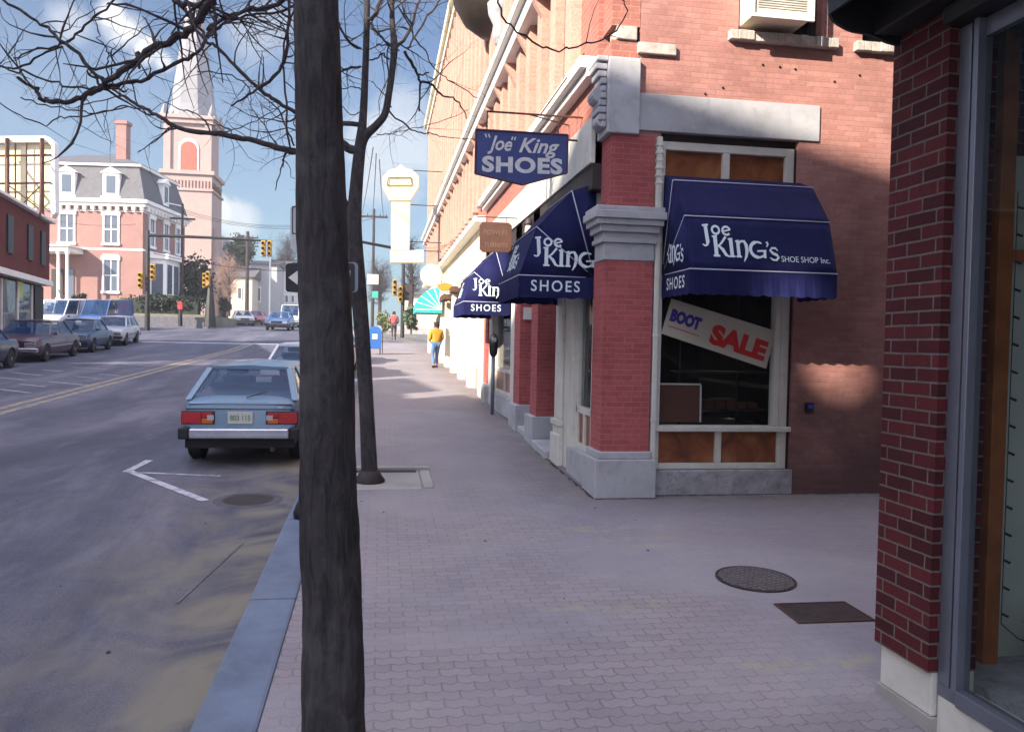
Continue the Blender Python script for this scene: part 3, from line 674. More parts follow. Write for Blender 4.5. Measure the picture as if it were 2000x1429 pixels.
# downspout
mb = MB().box(2.862, 2.918, YS-.07, YS-.012, g0(YS), 4.12)
ds = solo('downspout', mb, M['white'], 'white square downspout between corner pillar and side window', 'downspout', (2.89, YS-.04, zg(YS)), bevel=.008)
mb = MB()
for z in (1.1, 2.0, 3.0, 3.62, 3.7, 3.78, 3.86, 3.94, 4.02): mb.box(-.036, .036, -.036, .03, z-zg(YS), z+.03-zg(YS))
build('strap', mb, M['white'], ds, bevel=.004)
# things in and on the side window
bn = thing('sale_banner', 'tilted paper banner reading BOOT SALE taped inside the side window', 'banner', (3.6, YS+.02, 2.05))
c4 = [P(x, y, YS+.055) for x, y in ((1311, 583), (1514, 646), (1496, 720), (1291, 651))]
build('paper', MB().prism([tuple(a) for a in c4], (0, -.006, 0)), M['banner'], bn, world=True)
U_ = (c4[2]-c4[3]).normalized(); V_ = (c4[0]-c4[3]).normalized(); ww = (c4[2]-c4[3]).length; hh = (c4[0]-c4[3]).length
V2 = Vector((-U_.z, 0, U_.x))
O_ = c4[3]+Vector((0, -.0065, 0))
place_text('word_boot', txt('BOOT', .075), O_, U_, V2, (.04, .40, hh*.40, hh*.76), M['bannerblue'], bn, True)
place_text('word_sale', txt('SALE', .06), O_, U_, V2, (.54, ww-.06, hh*.16, hh*.74), M['bannerred'], bn, True)
build('rule', MB().prism([tuple(O_+U_*a+V2*b+Vector((0, -.004, 0))) for a, b in ((.05, .10), (.42, .10), (.42, .108), (.05, .108))], (0, -.001, 0)), M['bannerred'], bn, world=True)
cb_ = thing('display_board', 'brown display board with pale edge standing in the side window', 'display board', (3.28, YS+.3, 1.06))
mb = MB().prism([(2.99, YS+.28, 1.06), (3.55, YS+.28, 1.06), (3.58, YS+.36, 1.47), (3.04, YS+.36, 1.47)], (0, .03, 0)); build('board', mb, M['carton'], cb_, world=True)
mb = MB().prism([(3.04, YS+.35, 1.472), (3.59, YS+.35, 1.472), (3.59, YS+.36, 1.49), (3.04, YS+.36, 1.49)], (0, .03, 0)).prism([(3.552, YS+.275, 1.06), (3.57, YS+.275, 1.06), (3.60, YS+.355, 1.47), (3.582, YS+.355, 1.47)], (0, .03, 0))
build('edging', mb, M['trim'], cb_, world=True)
shelf = thing('window_shelving', 'dark metal display stand behind the banner in the side window', 'shelving', (3.9, YS+.9, .55))
mb = MB()
for x in (3.2, 3.55, 4.28): mb.tube([(x, YS+.9, .55), (x, YS+.9, 3.4)], .012, 6)
for z in (1.15, 1.6): mb.box(3.5, 4.6, YS+.7, YS+1.1, z, z+.02)
build('stand', mb, M['steel'], shelf, world=True)
mb = MB()
random.seed(3)
for k in range(7): x = 3.55+k*.14; mb.box(x, x+.11, YS+.8, YS+1.0, 1.171, 1.24+random.random()*.08)
build('shoe_boxes', mb, M['carton'], shelf, world=True)
lt = thing('strip_light', 'glowing fluorescent strip light inside the shoe shop', 'light', (4.5, 11, 2.35))
build('tube', MB().box(4.75, 5.15, 11, 11.05, 2.03, 2.06), emit('fluorescent', (1, .97, .9), 3.), lt, world=True)
build('housing', MB().box(4.65, 5.25, 10.99, 11.06, 2.062, 2.1), M['steel'], lt, world=True)
# clothing-like window display in the first street bay
wd = thing('window_display', 'blue and red shoe posters standing in the first street window', 'display', (2.75, 9.2, .9))
for z0, z1, y0, y1, c in ((2.0, 2.45, 8.9, 9.4, (.06, .10, .24)), (1.75, 1.99, 8.95, 9.4, (.12, .2, .34)), (1.66, 1.74, 8.9, 9.4, (.25, .05, .04)), (1.1, 1.65, 9.1, 9.4, (.30, .30, .36)), (1.2, 1.62, 8.9, 9.09, (.10, .03, .03))):
    build('poster', MB().box(XF+.25, XF+.27, y0, y1, z0, z1), paint('poster', c, .6, .4, 14, bump=0), wd, world=True)
mt = thing('wall_meter', 'small dark meter box with blue tag on the side wall', 'meter', (4.72, YS, 1.2))
build('case', MB().box(4.66, 4.75, YS-.05, YS, 1.20, 1.31), M['black'], mt, world=True, bevel=.01)
build('tag', MB().box(4.68, 4.73, YS-.056, YS-.0505, 1.25, 1.29), paint('blue_tag', (.03, .07, .4)), mt, world=True)

# ------------------------------------------------------------------ awnings
PR = [(0, 3.72), (.25, 3.62), (.60, 3.20), (.77, 2.66)]; VB = 2.43
def awning(loc, rz, W, label, near_end):
    A = thing('awning', label, 'awning', loc, rz, 'navy canvas awnings of the shoe shop')
    z0 = loc[2]; pr = [(-d, z-z0) for d, z in PR]; vb = VB-z0
    m = MB()
    for (a, za), (b, zb) in zip(pr, pr[1:]): 
        n, q_ = 22, 6; k0 = len(m.v); nd = Vector((0, zb-za, a-b)).normalized()
        for i in range(n+1):                                  # canvas sags a little between the bows, with soft creases
            for j in range(q_+1):
                u, v = i/n, j/q_; sg = sin(pi*v)*sin(pi*u)**.5*(.009+.007*sin(u*23+za*9)*sin(pi*v)+.004*sin(u*61+v*3)) if 0 < i < n else 0
                p = Vector((W*u, a+(b-a)*v, za+(zb-za)*v)); nn = nd if nd.y > 0 else -nd; m.v.append(tuple(p+nn*sg))
        for i in range(n):
            for j in range(q_): k = k0+i*(q_+1)+j; m.f.append((k, k+1, k+q_+2, k+q_+1))
    piv = (0, pr[3][1])
    for x in (0, W):
        for (a, za), (b, zb) in zip(pr, pr[1:]): m.poly([(x, piv[0], piv[1]), (x, a, za), (x, b, zb)])
    cv = build('canopy', m, M['navy'], A, smooth=True); cv.modifiers.new('edges', 'EDGE_SPLIT').split_angle = radians(25)
    s = cv.modifiers.new('solid', 'SOLIDIFY'); s.thickness = .006; s.offset = -1
    m = MB(); N = 36; y = pr[3][0]; zt = pr[3][1]
    def val(pts):
        k = len(m.v)
        for i, (x, yy, t) in enumerate(pts): m.v += [(x, yy, zt), (x, yy-(.008*sin(t*19) if yy < -.7 else 0), vb-.018*abs(sin(t*pi*3.2)))]
        for i in range(len(pts)-1): m.f.append((k+2*i, k+2*i+1, k+2*i+3, k+2*i+2))
    val([(W*i/N, y-.001, 2*W*i/N) for i in range(N+1)])
    val([(0, y*i/18, 2*abs(y)*i/18) for i in range(19)]); val([(W, y*i/18, 2*abs(y)*i/18) for i in range(19)])
    vv = build('valance', m, M['navy'], A); s = vv.modifiers.new('solid', 'SOLIDIFY'); s.thickness = .005; s.offset = 0
    m = MB(); r = .0065
    for (a, za) in pr[1:]:
        q = [(0, piv[0], piv[1]+.01), (-.004, a, za), (-.004, a, za)]
        m.tube([(-.003, a*.12, piv[1]+(za-piv[1])*.12), (-.003, a-.003, za+.003)], r, 5); m.tube([(W+.003, a*.12, piv[1]+(za-piv[1])*.12), (W+.003, a-.003, za+.003)], r, 5)
        m.tube([(-.003, a-.003, za+.004), (W+.003, a-.003, za+.004)], r, 5)
    build('piping', m, M['piping'], A, smooth=True)
    m = MB()
    for (a, za) in pr[1:]: m.tube([(.01, 0, piv[1]), (.01, a+.02, za-.02), (W-.01, a+.02, za-.02), (W-.01, 0, piv[1])], .011, 6)
    build('bow_frame', m, M['steel'], A)
    J = strokes(JOEKINGS); JK = strokes(JOEKINGS[:-2])
    a, b = pr[2], pr[3]; n = Vector((0, b[0]-a[0], b[1]-a[1])); ln = n.length; Vv = (-n).normalized()
    O = Vector((0, b[0], b[1])); U = Vector((1, 0, 0))
    u0 = W*.10 if near_end == 'left' else W*.16
    place_text('shop_name', J, O, U, Vv, (u0, u0+.80, ln*.17, ln*.87), M['letter'], A)
    if near_end == 'left': place_text('small_words', txt('SHOE SHOP Inc.', .0), O, U, Vv, (u0+.82, W-.06, ln*.20, ln*.31), M['letter'], A)
    place_text('word_shoes', txt('SHOES', .012, spacing=1.25), (W, pr[0][0]-.0, vb), (0, 1, 0), (0, 0, 1), (-.65, -.15, .06, .185), M['letter'], A)
    place_text('word_shoes', txt('SHOES', .012, spacing=1.25), (0, 0, vb), (0, -1, 0), (0, 0, 1), (.15, .65, .06, .185), M['letter'], A)
    place_text('shop_name', JK, (W, 0, pr[3][1]), (0, 1, 0), (0, 0, 1), (-.63, .0, .07, .44), M['letter'], A)
    place_text('shop_name', J, (0, 0, pr[3][1]), (0, -1, 0), (0, 0, 1), (.04, .62, .07, .43), M['letter'], A)
    return A
awning((2.96, YS-.03, 2.4), 0, 1.56, 'navy awning over the side window facing the alley, lettered Joe King\'s Shoe Shop', 'left')
awning((XF+.07, 10.3, 2.4), -pi/2, 1.5, 'navy street awning nearest the corner pillar, lettered Joe King\'s', 'right').scale = (1, 1.12, 1)
awning((XF+.07, 16.9, 2.4), -pi/2, 2.1, 'navy street awning farther up, half behind the nearer street awning', 'right').scale = (1, 1.12, 1)

# ------------------------------------------------------------------ hanging signs
sg = thing('hanging_sign', 'blue pentagon sign reading \'Joe\' King SHOES hung on an iron bracket', 'sign', (XF, 9.2, 4.3), group=None)
ys = 9.2; cs = [P(x, y, ys) for x, y in ((930, 253), (1109, 264), (1107, 338), (1020, 361), (928, 339))]
build('board', MB().prism([tuple(a) for a in cs], (0, .06, 0)), M['signblue'], sg, world=True, bevel=.006)
fr = MB()
for a, b in zip(cs, cs[1:]+cs[:1]): fr.tube([a+Vector((0, -.004, 0)), b+Vector((0, -.004, 0))], .012, 4)
build('frame', fr, paint('sign_frame', (.08, .04, .07)), sg, world=True)
def pxtext(name, glyph, cor, par, mat):      # corners of the lettering: TL, TR, BL on a sign board at depth ys
    a, b, c = [P(x, y, ys) for x, y in cor]; O = c+Vector((0, -.002, 0)); place_text(name, glyph, O, b-a, (0, 0, 1), (0, (b-a).length, 0, (a-c).length), mat, par, True, lift=.003)
pxtext('word_joe', txt("Joe", .02, .35), ((952, 264), (1000, 268), (952, 301)), sg, M['signwhite'])
pxtext('quote_mark', strokes([([(0, 0), (3, 9)], 3), ([(7, 0), (10, 9)], 3), ([(58, 2), (56, 11)], 3), ([(64, 2), (62, 11)], 3)]), ((946, 261), (1008, 266), (946, 270)), sg, M['signwhite'])
pxtext('word_king', txt('King', .02, .35), ((1013, 269), (1092, 273), (1013, 307)), sg, M['signwhite'])
pxtext('word_shoes', txt('SHOES', .045, spacing=1.1), ((941, 304), (1098, 310), (941, 336)), sg, M['signwhite'])
mb = MB(); a = P(955, 224, ys+.03)
z_ = cs[1].z+.22
mb.tube([(XF, ys+.03, z_), (cs[0].x+.12, ys+.03, z_)], .012, 6).tube([(XF, ys+.03, z_+.75), (cs[0].x+.75, ys+.03, z_)], .010, 6).tube([(XF, ys+.75, z_+.1), (cs[0].x+.6, ys+.03, z_)], .008, 6)
for t in (.12, .9): p = cs[0].lerp(cs[1], t); mb.tube([(p.x, ys+.03, p.z-.02), (p.x, ys+.03, z_)], .008, 6)
mb.tube([(cs[1].x, ys+.03, cs[1].z-.05), (XF, ys+.03, cs[1].z-.05)], .012, 6)
build('bracket', mb, M['rust'], sg, world=True)
ys = 13.3
bs = thing('hanging_sign', 'small square brown wooden sign with faded lettering beyond the blue sign', 'sign', (XF, ys, 3.5))
cs = [P(x, y, ys) for x, y in ((943, 433), (994, 435), (1000, 441), (999, 488), (994, 493), (943, 492), (937, 486), (937, 440))]
build('board', MB().prism([tuple(a) for a in cs], (0, .05, 0)), paint('brown_sign', (.09, .04, .028), .6, .25, 6), bs, world=True, bevel=.004)
pxtext('faded_words', txt('POWLES', .0), ((945, 448), (991, 450), (945, 457)), bs, paint('faded_gold', (.16, .11, .075)))
pxtext('faded_words', txt('TURNERS', .0), ((945, 473), (992, 475), (945, 482)), bs, bpy.data.materials['faded_gold'])
mb = MB().tube([(XF, ys+.03, 4.0), (1.55, ys+.03, 4.0)], .01, 6)
for x in (1.72, 2.05): mb.tube([(x, ys+.03, 3.85), (x, ys+.03, 4.0)], .006, 5)
build('bracket', mb, M['rust'], bs, world=True)
bp = thing('barber_pole', 'small red and white striped barber pole on the wall above the awning', 'barber pole', (XF-.08, 12.2, 3.4))
t = NT('barber_stripe'); sp = t.n('ShaderNodeSeparateXYZ'); t.L(t.tc.outputs['Object'], sp.inputs[0])
v = t.math('FRACT', t.math('ADD', t.math('MULTIPLY', sp.outputs[2], 5.5), t.math('MULTIPLY', sp.outputs[1], 7.)))
t.base(t.ramp(v, [(.45, (.7, .7, .68)), (.5, (.5, .03, .03))])); t.b.inputs['Roughness'].default_value = .3
build('pole', MB().lathe([(.055, -.05), (.055, .32)], (0, 0, 0), 14), t.m, bp, smooth=False)
build('cap', MB().lathe([(.065, .322), (.065, .36), (.04, .42), (0.001, .44)], n=14), M['steel'], bp, smooth=True)
build('mount', MB().box(-.02, .08, -.02, .02, .1, .16), M['steel'], bp)

# big white blade sign on the far facade
ys = 30.
ws = thing('blade_sign', 'tall blank white blade sign with wide pointed head on the far facade', 'sign', (XF, ys, 4.9))
def bs_(pts, th=.35): return MB().prism([tuple(P(x, y, ys)) for x, y in pts], (0, th, 0))
build('stem', bs_([(764, 372), (802, 372), (800, 489), (764, 489)]), M['blinding'], ws, world=True, bevel=.03)
build('head', bs_([(748, 345), (760, 332), (776, 328), (783, 320), (790, 328), (806, 332), (819, 345), (818, 366), (802, 392), (762, 392), (748, 366)], .45).__class__().prism([tuple(P(x, y, 29.94)) for x, y in [(748, 345), (760, 332), (776, 328), (783, 320), (790, 328), (806, 332), (819, 345), (818, 366), (802, 392), (762, 392), (748, 366)]], (0, .45, 0)), M['blinding'], ws, world=True, bevel=.03)
build('foot', bs_([(762, 490), (828, 488), (828, 513), (763, 513)], .40), M['blinding'], ws, world=True, bevel=.03)
mb = MB(); ys = 29.9
for pts in ([(756, 362), (805, 362)], [(756, 362), (759, 347)], [(759, 347), (803, 347)], [(803, 347), (805, 362)]): mb.tube([P(*pts[0], ys), P(*pts[1], ys)], .018, 4)
build('outline', mb, M['steel'], ws, world=True); ys = 30.
for x0, x1, y_ in ((806, 862, 333), (802, 858, 400), (801, 858, 472), (828, 860, 490)):
    a = P(x0, y_, 30.2); build('bracket', MB().tube([a, (XF, 30.2, a.z)], .018, 5), M['steel'], ws, world=True)
rs = thing('round_sign', 'round white sign hanging below the tall blade sign', 'sign', (XF, 29, 4.2))
c_ = P(843, 538, 29); build('disc', MB().lathe([(.37, -.08), (.40, -.04), (.40, .04), (.37, .08)], tuple(c_), 28, 'y'), M['blinding'], rs, world=True)
build('bracket', MB().tube([(XF, 29, c_.z), (c_.x, 29, c_.z)], .02, 6).tube([(XF, 29, c_.z+.5), (c_.x+.1, 29, c_.z+.3)], .015, 6), M['steel'], rs, world=True)
# teal fan awning
ta = thing('teal_awning', 'teal fan shaped awning with white ribs on the far facade', 'awning', (XF, 31, 3.1))
m = MB(); rib = MB(); x1 = XF-.02; rr = 1.0
angs = [90+90*i/5 for i in range(6)]
pts = [(x1+rr*cos(radians(a)), 3.12+rr*.88*sin(radians(a))) for a in angs]
for y_ in (30.6, 32.6):
    for (ax, az), (bx, bz) in zip(pts, pts[1:]): m.poly([(x1, y_, 3.12), (ax, y_, az), (bx, y_, bz)])
    for (ax, az) in pts: rib.tube([(x1, y_-.012, 3.12), (ax, y_-.012, az)], .02, 4)
for (ax, az), (bx, bz) in zip(pts, pts[1:]): m.poly([(ax, 30.6, az), (bx, 30.6, bz), (bx, 32.6, bz), (ax, 32.6, az)])
m.box(x1-rr, x1, 30.58, 32.62, 3.0, 3.119)
build('canopy', m, M['teal'], ta, world=True); build('rib', rib, M['trim'], ta, world=True)
yf = solo('hanging_flag', MB().prism([tuple(P(x, y, 24)) for x, y in ((856, 556), (868, 551), (884, 556), (884, 566), (866, 569), (857, 564))], (0, .05, 0)), M['yellow'], 'small yellow fabric sign hanging under the facade beyond the navy awnings', 'flag', (XF, 24, 2.9))

# ------------------------------------------------------------------ near shop on the right
NS = thing('corner_shop', 'near brick shop with dark red pier and aluminium shopfront', 'building', (2.55, 3.75, zg(3.75)))
def npart(name, mb, mat, parent=None, **k): return build(name, mb, mat, parent or NS, world=(parent is None), **k)
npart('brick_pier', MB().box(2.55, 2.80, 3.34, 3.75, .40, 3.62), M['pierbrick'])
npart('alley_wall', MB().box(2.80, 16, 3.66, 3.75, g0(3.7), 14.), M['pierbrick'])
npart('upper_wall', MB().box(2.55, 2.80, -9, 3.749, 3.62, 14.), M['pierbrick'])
npart('pier_base', MB().box(2.575, 2.80, 3.345, 3.73, .19, .40), M['white'], bevel=.006)
npart('pier_plinth', MB().box(2.56, 2.80, 3.33, 3.745, g0(3.7)-.05, .188), M['concrete'])
fm = MB().box(2.60, 2.66, 3.262, 3.338, .36, 3.384).box(2.625, 2.665, 3.235, 3.261, .37, 3.384).box(2.585, 2.66, 3.203, 3.234, .36, 3.384)
fm.box(2.585, 2.66, -8, 3.202, .30, .375).box(2.60, 2.66, 3.203, 3.338, .30, .359).box(2.62, 2.655, -8, 3.202, 3.30, 3.384)
sf = npart('shopfront_frame', fm, M['alu'], bevel=.004)
build('pane', MB().box(2.628, 2.634, -8, 3.202, .376, 3.299), M['glass'], sf)
mb = MB()
for y_ in (0.6, -2.0, -4.6): mb.box(2.585, 2.66, y_, y_+.06, .376, 3.299)
build('mullion', mb, M['alu'], sf)
npart('shop_base', MB().box(2.60, 2.80, -8, 3.33, g0(-8)-.1, .299), M['white'])
npart('floor', MB().box(2.80, 7, -8, 3.65, .25, .34), M['stonedirty'])
npart('ceiling', MB().box(2.80, 7, -8, 3.65, 3.5, 3.55), M['room'])
npart('back_wall', MB().box(7, 7.1, -8, 3.65, .3, 3.5), M['roomgreen'])
npart('near_end_wall', MB().box(2.8, 7, -8.1, -8.0, .3, 3.5), M['room'])
npart('wall_panelling', MB().box(3.10, 7, 3.62, 3.655, .341, 2.9), M['roomgreen'])
npart('dark_reveal', MB().box(2.801, 3.0, 3.60, 3.655, .341, 3.49), M['darkwood'])
npart('grey_strip', MB().box(2.955, 2.99, 3.57, 3.599, .341, 3.49), paint('grey_strip', (.3, .32, .28)))
wp = npart('wooden_post', MB().box(3.002, 3.085, 3.53, 3.61, .341, 3.49), M['wood'], bevel=.005)
build('rail', MB().box(3.086, 7, 3.56, 3.60, 2.36, 2.42), M['wood'], wp)
npart('signboard', MB().box(2.40, 2.549, -9, 3.70, 3.47, 4.3).box(2.50, 2.70, -9, 3.33, 3.385, 3.469), M['black'], bevel=.01)
# light string hanging down the post
ls = MB()
for i in range(16): z = .6+i*.135; ls.tube([(3.088, 3.52, z), (3.112, 3.505, z-.012)], .006, 4)
ls.tube([(3.087, 3.522, .55), (3.09, 3.52, 2.7)], .003, 4)
ls.tube([(3.087, 3.522, .55), (3.12, 3.45, .50), (3.2, 3.4, .47)], .003, 4)
solo('light_string', ls, M['hedge'], 'unlit green string of bulbs hanging beside the wooden post', 'light string', (3.09, 3.52, .5))
# pot plant behind the glass
pp = thing('pot_plant', 'leafy green plant in a pot behind the near shop window', 'plant', (3.2, 3.25, .34))
build('pot', MB().lathe([(.09, 0), (.12, .16), (.11, .16), (.1, .13), (0.001, .13)], n=16), paint('terracotta', (.2, .09, .05)), pp, smooth=True)
random.seed(5); m = MB()
for k in range(60):
    a = random.random()*2*pi; e = random.random()*1.1+.1; L_ = .12+random.random()*.16; d = Vector((cos(a)*cos(e), sin(a)*cos(e), sin(e))); s = Vector((-sin(a), cos(a), 0))
    b0 = Vector((0, 0, .15)); m.poly([b0, b0+d*L_*.5+s*.025, b0+d*L_-Vector((0, 0, .03)), b0+d*L_*.5-s*.025])
build('leaves', m, M['plantleaf'], pp)
# dark scalloped awning of the near shop
na = thing('black_awning', 'black scalloped awning jutting over the near shop at top right', 'awning', (2.3, 3.7, 3.6))
m = MB(); N = 24; top = []
prof = [PX(x, y, 1) for x, y in ((1620, 0),)]
lowl = [(1617, -60), (1617, 30), (1624, 43), (1636, 52), (1650, 60), (1664, 65), (1683, 68), (1700, 72), (1716, 80), (1730, 86), (1745, 90), (1760, 92)]
endp = [P(x, y, 3.72) for x, y in lowl]; endp += [Vector((2.55, 3.72, endp[-1].z)), Vector((2.55, 3.72, 4.4)), Vector((2.35, 3.72, 4.3))]
m.prism([tuple(a) for a in endp], (0, -.02, 0))
oe = endp[1]
m.prism([(oe.x, 3.7, oe.z+.0), (oe.x+.02, 3.7, oe.z+.0), (2.42, 3.7, 4.35), (2.36, 3.7, 4.35), (endp[0].x, 3.7, endp[0].z)], (0, -12, 0))
build('canopy', m, M['black'], na, world=True)
mb = MB().tube([(2.54, 3.2, 3.48), (oe.x+.05, 1.6, oe.z+.1)], .018, 6).tube([(2.54, 2.2, 3.48), (oe.x+.05, .6, oe.z+.1)], .018, 6); build('arm', mb, M['alu'], na, world=True)
bu = thing('awning_emblem', 'pale painted mark at the corner of the black awning', 'mark', (2.2, 3.7, 3.9)) if False else None

# ------------------------------------------------------------------ trees
def wob(p, a): return p+Vector((random.uniform(-a, a), random.uniform(-a, a), random.uniform(-a, a)))
def smooth_path(pts, n=3, j=0.):
    out = []
    for i in range(len(pts)-1):
        p0 = pts[max(i-1, 0)]; p1 = pts[i]; p2 = pts[i+1]; p3 = pts[min(i+2, len(pts)-1)]
        for k in range(n):
            t = k/n; q = .5*((2*p1)+(p2-p0)*t+(2*p0-5*p1+4*p2-p3)*t*t+(3*p1-p0-3*p2+p3)*t**3); out.append(wob(q, j) if k else q)
    out.append(pts[-1]); return out
def twig(mb, p, d, L, r, lev, up=.15):
    n = max(3, int(L/.07)); pts = [p]; rs = [r]; q = p.copy(); dd = d.normalized()
    for i in range(n):
        dd = (dd+Vector((random.gauss(0, .17), random.gauss(0, .17), random.gauss(0, .17)+up*.2))).normalized()
        q = q+dd*L/n; pts.append(q.copy()); k = 1-(i+1)/n*.75; rs.append(r*k*(1.35 if random.random() < .22 else 1))
        if lev > 0 and random.random() < .34:
            s = dd.cross(Vector((random.gauss(0, 1), random.gauss(0, 1), random.gauss(0, 1)))).normalized()
            twig(mb, q, (dd*.6+s), L*random.uniform(.3, .62), r*k*.68, lev-1, up)
    mb.tube(pts, rs, 4 if r < .006 else 5, cap=True)
def limb(mb, pix, dep, rad, tw=1., lev=2, j=.012, tl=(.25, .6)):
    """pix: photo polyline, dep: depth at the two ends, rad: radius at the two ends (m)"""
    n = len(pix); pts = [P(x, y, dep[0]+(dep[1]-dep[0])*i/(n-1)) for i, (x, y) in enumerate(pix)]
    pts = smooth_path(pts, 4, j); m = len(pts)
    rs = [(rad[0]+(rad[1]-rad[0])*i/(m-1))*random.uniform(.95, 1.22) for i in range(m)]
    mb.tube(pts, rs, 7)
    for i in range(1, m-1):
        if random.random() < .27*tw:
            d = (pts[i+1]-pts[i-1]).normalized(); s = d.cross(Vector((random.gauss(0, 1), random.gauss(0, 1), random.gauss(0, 1)))).normalized()
            twig(mb, pts[i], d*.5+s, random.uniform(*tl), min(rs[i]*.55, .0092), lev)
    return pts
random.seed(21)
t1 = thing('street_tree', 'thick dark trunk of the nearest tree, cut by the bottom of the picture', 'tree', (-.72, 2.8, zg(2.8)), group=None)
b0 = P(655, 1429, 2.75)
px1_ = [(668, 1700), (655, 1429), (652, 1200), (645, 1050), (640, 850), (636, 650), (628, 450), (623, 200), (618, 0), (615, -150)]
wd1 = [66, 62, 56, 56, 51, 49, 47, 42, 39, 37]
tp = [P(x, y, 2.75) for x, y in px1_]; rs = [w_*2.75/FPX for w_ in wd1]
tp.append(Vector((tp[-1].x-.02, 2.8, 5.5))); rs.append(.055); tp.append(Vector((tp[-1].x-.05, 2.85, 6.8))); rs.append(.04)
sp_ = smooth_path(tp, 34); n = len(sp_); R_ = []; NR = 72
for i in range(n): k = i/34; a = min(int(k), len(rs)-2); R_.append(rs[a]+(rs[a+1]-rs[a])*(k-a))
m = MB(); m.tube(sp_, R_, NR)
from mathutils import noise as mn
for i, v in enumerate(m.v):                              # furrowed bark: real relief, not a texture
    c_ = sp_[min(i//NR, n-1)]; d = Vector(v)-c_; ang = math.atan2(d.y, d.x); q = Vector((cos(ang)*2.6, sin(ang)*2.6, v[2]*1.6))
    f_ = 1+.10*mn.noise(q*.5)+.075*(abs(mn.noise(Vector((cos(ang)*7, sin(ang)*7, v[2]*3.2)))))+.05*mn.noise(Vector((cos(ang)*15, sin(ang)*15, v[2]*9))) - .02
    for kz, ka, kr in ((2.62, 1.2, .18), (1.55, -2.2, .14), (.95, -1.0, .16)):      # healed branch scars
        dd = ((v[2]-kz)/.09)**2+((ang-ka)/.5)**2; f_ += kr*math.exp(-dd)-(kr*.8)*math.exp(-dd*5)
    m.v[i] = tuple(c_+d*f_)
build('trunk', m, M['bark1'], t1, smooth=True, world=True)
random.seed(31); br = MB()
def T1(*a, **k): return limb(br, *a, **k)
top = tp[-2]
br.tube([top, P(480, -140, 4.0), P(424, -20, 4.3)], [.035, .027, .022], 7)
T1([(424, -20), (395, 25), (365, 60), (330, 85), (285, 100), (250, 130), (215, 155), (196, 175)], (4.3, 4.6), (.020, .014), tw=.6)
T1([(196, 172), (175, 182), (140, 198), (95, 198), (78, 188), (66, 172), (34, 152)], (4.6, 4.8), (.016, .007), tw=.6)
T1([(200, 172), (240, 162), (290, 153), (340, 125), (375, 108), (402, 78), (385, 50), (352, 12), (330, -20)], (4.6, 4.9), (.010, .008), tw=.8)
T1([(205, 165), (172, 130), (128, 85), (98, 60), (60, 35), (15, 8), (-20, -20)], (4.6, 4.8), (.010, .006), tw=1)
T1([(128, 85), (160, 60), (195, 25), (232, -5)], (4.7, 4.7), (.007, .005), tw=1)
T1([(128, 86), (95, 96), (60, 100), (26, 114)], (4.7, 4.6), (.006, .004), tw=1)
T1([(122, 92), (90, 102), (45, 128), (12, 133), (-30, 122)], (4.7, 4.9), (.005, .006), tw=.9)
T1([(12, 133), (60, 145), (100, 160), (150, 170), (190, 172)], (4.8, 4.6), (.005, .005), tw=.8)
T1([(210, 152), (212, 120), (215, 105), (195, 80), (190, 50), (178, 0)], (4.6, 4.5), (.004, .002), tw=.6)
T1([(215, 110), (250, 80), (290, 50), (330, 20)], (4.6, 4.5), (.004, .002), tw=.6)
T1([(200, 165), (180, 150), (170, 130)], (4.6, 4.6), (.008, .004), tw=.5)
T1([(270, 105), (268, 120), (272, 132)], (4.5, 4.5), (.012, .006), tw=.0)
T1([(-10, 195), (40, 225), (90, 247), (110, 232), (150, 228), (220, 216), (250, 208)], (4.7, 4.9), (.003, .004), tw=.9)
T1([(40, 190), (90, 205), (140, 215), (190, 222), (250, 208), (300, 225)], (4.7, 4.9), (.003, .004), tw=.9)
T1([(405, 60), (450, 30), (480, 20), (530, 12), (590, -20)], (4.9, 4.6), (.009, .011), tw=1.2)
T1([(330, -5), (350, 5), (390, 12), (420, 5)], (4.5, 4.4), (.011, .014), tw=1)
T1([(975, -60), (972, 5), (998, 48), (1040, 82), (1078, 97), (1128, 92), (1180, 76), (1205, 60), (1222, 30), (1215, 0)], (3.6, 3.9), (.0045, .003), tw=.4, tl=(.1, .25))
build('branches', br, M['bark2'], t1, world=True)

random.seed(12)
t2 = thing('street_tree', 'slim dark second tree with spreading bare branches, standing in the tree pit', 'tree', (-.09, 9.0, zg(9.)))
D = 9.0
def seg(pix, dep, widths, n=12):
    pts = [P(x, y, dep) for x, y in pix]; rr = [w_*dep/FPX/2 for w_ in widths]; s = smooth_path(pts, 6); k = len(s)
    R2 = [rr[min(i//6, len(rr)-2)]+(rr[min(i//6+1, len(rr)-1)]-rr[min(i//6, len(rr)-2)])*((i % 6)/6) for i in range(k-1)]+[rr[-1]]
    return s, R2
m = MB(); s, r_ = seg([(723, 946), (722, 925), (716, 800), (709, 680), (700, 560), (692, 440), (697, 350), (703, 290), (709, 230), (713, 150), (716, 60), (718, -60)], 9.0, [46, 32, 28, 29, 30, 28, 24, 22, 15, 13, 12, 10]); m.tube(s, r_, 16)
s, r_ = seg([(703, 300), (712, 268), (735, 245), (752, 222), (760, 180), (766, 140), (770, 90), (766, 40), (765, -40)], 9.0, [18, 18, 15, 14, 13, 12, 14, 10, 9]); m.tube(s, r_, 12)
build('trunk', m, M['bark1'], t2, smooth=True, world=True)
build('trunk_guard', MB().lathe([(.15, -.02), (.17, .03), (.13, .09), (.105, .14)], (P(722, 942, 9.0).x, 9.0, zg(9)), 16), M['iron'], t2, world=True, smooth=True)
br = MB()
def T2(*a, **k): return limb(br, *a, **{'tl': (.35, 1.0), **k})
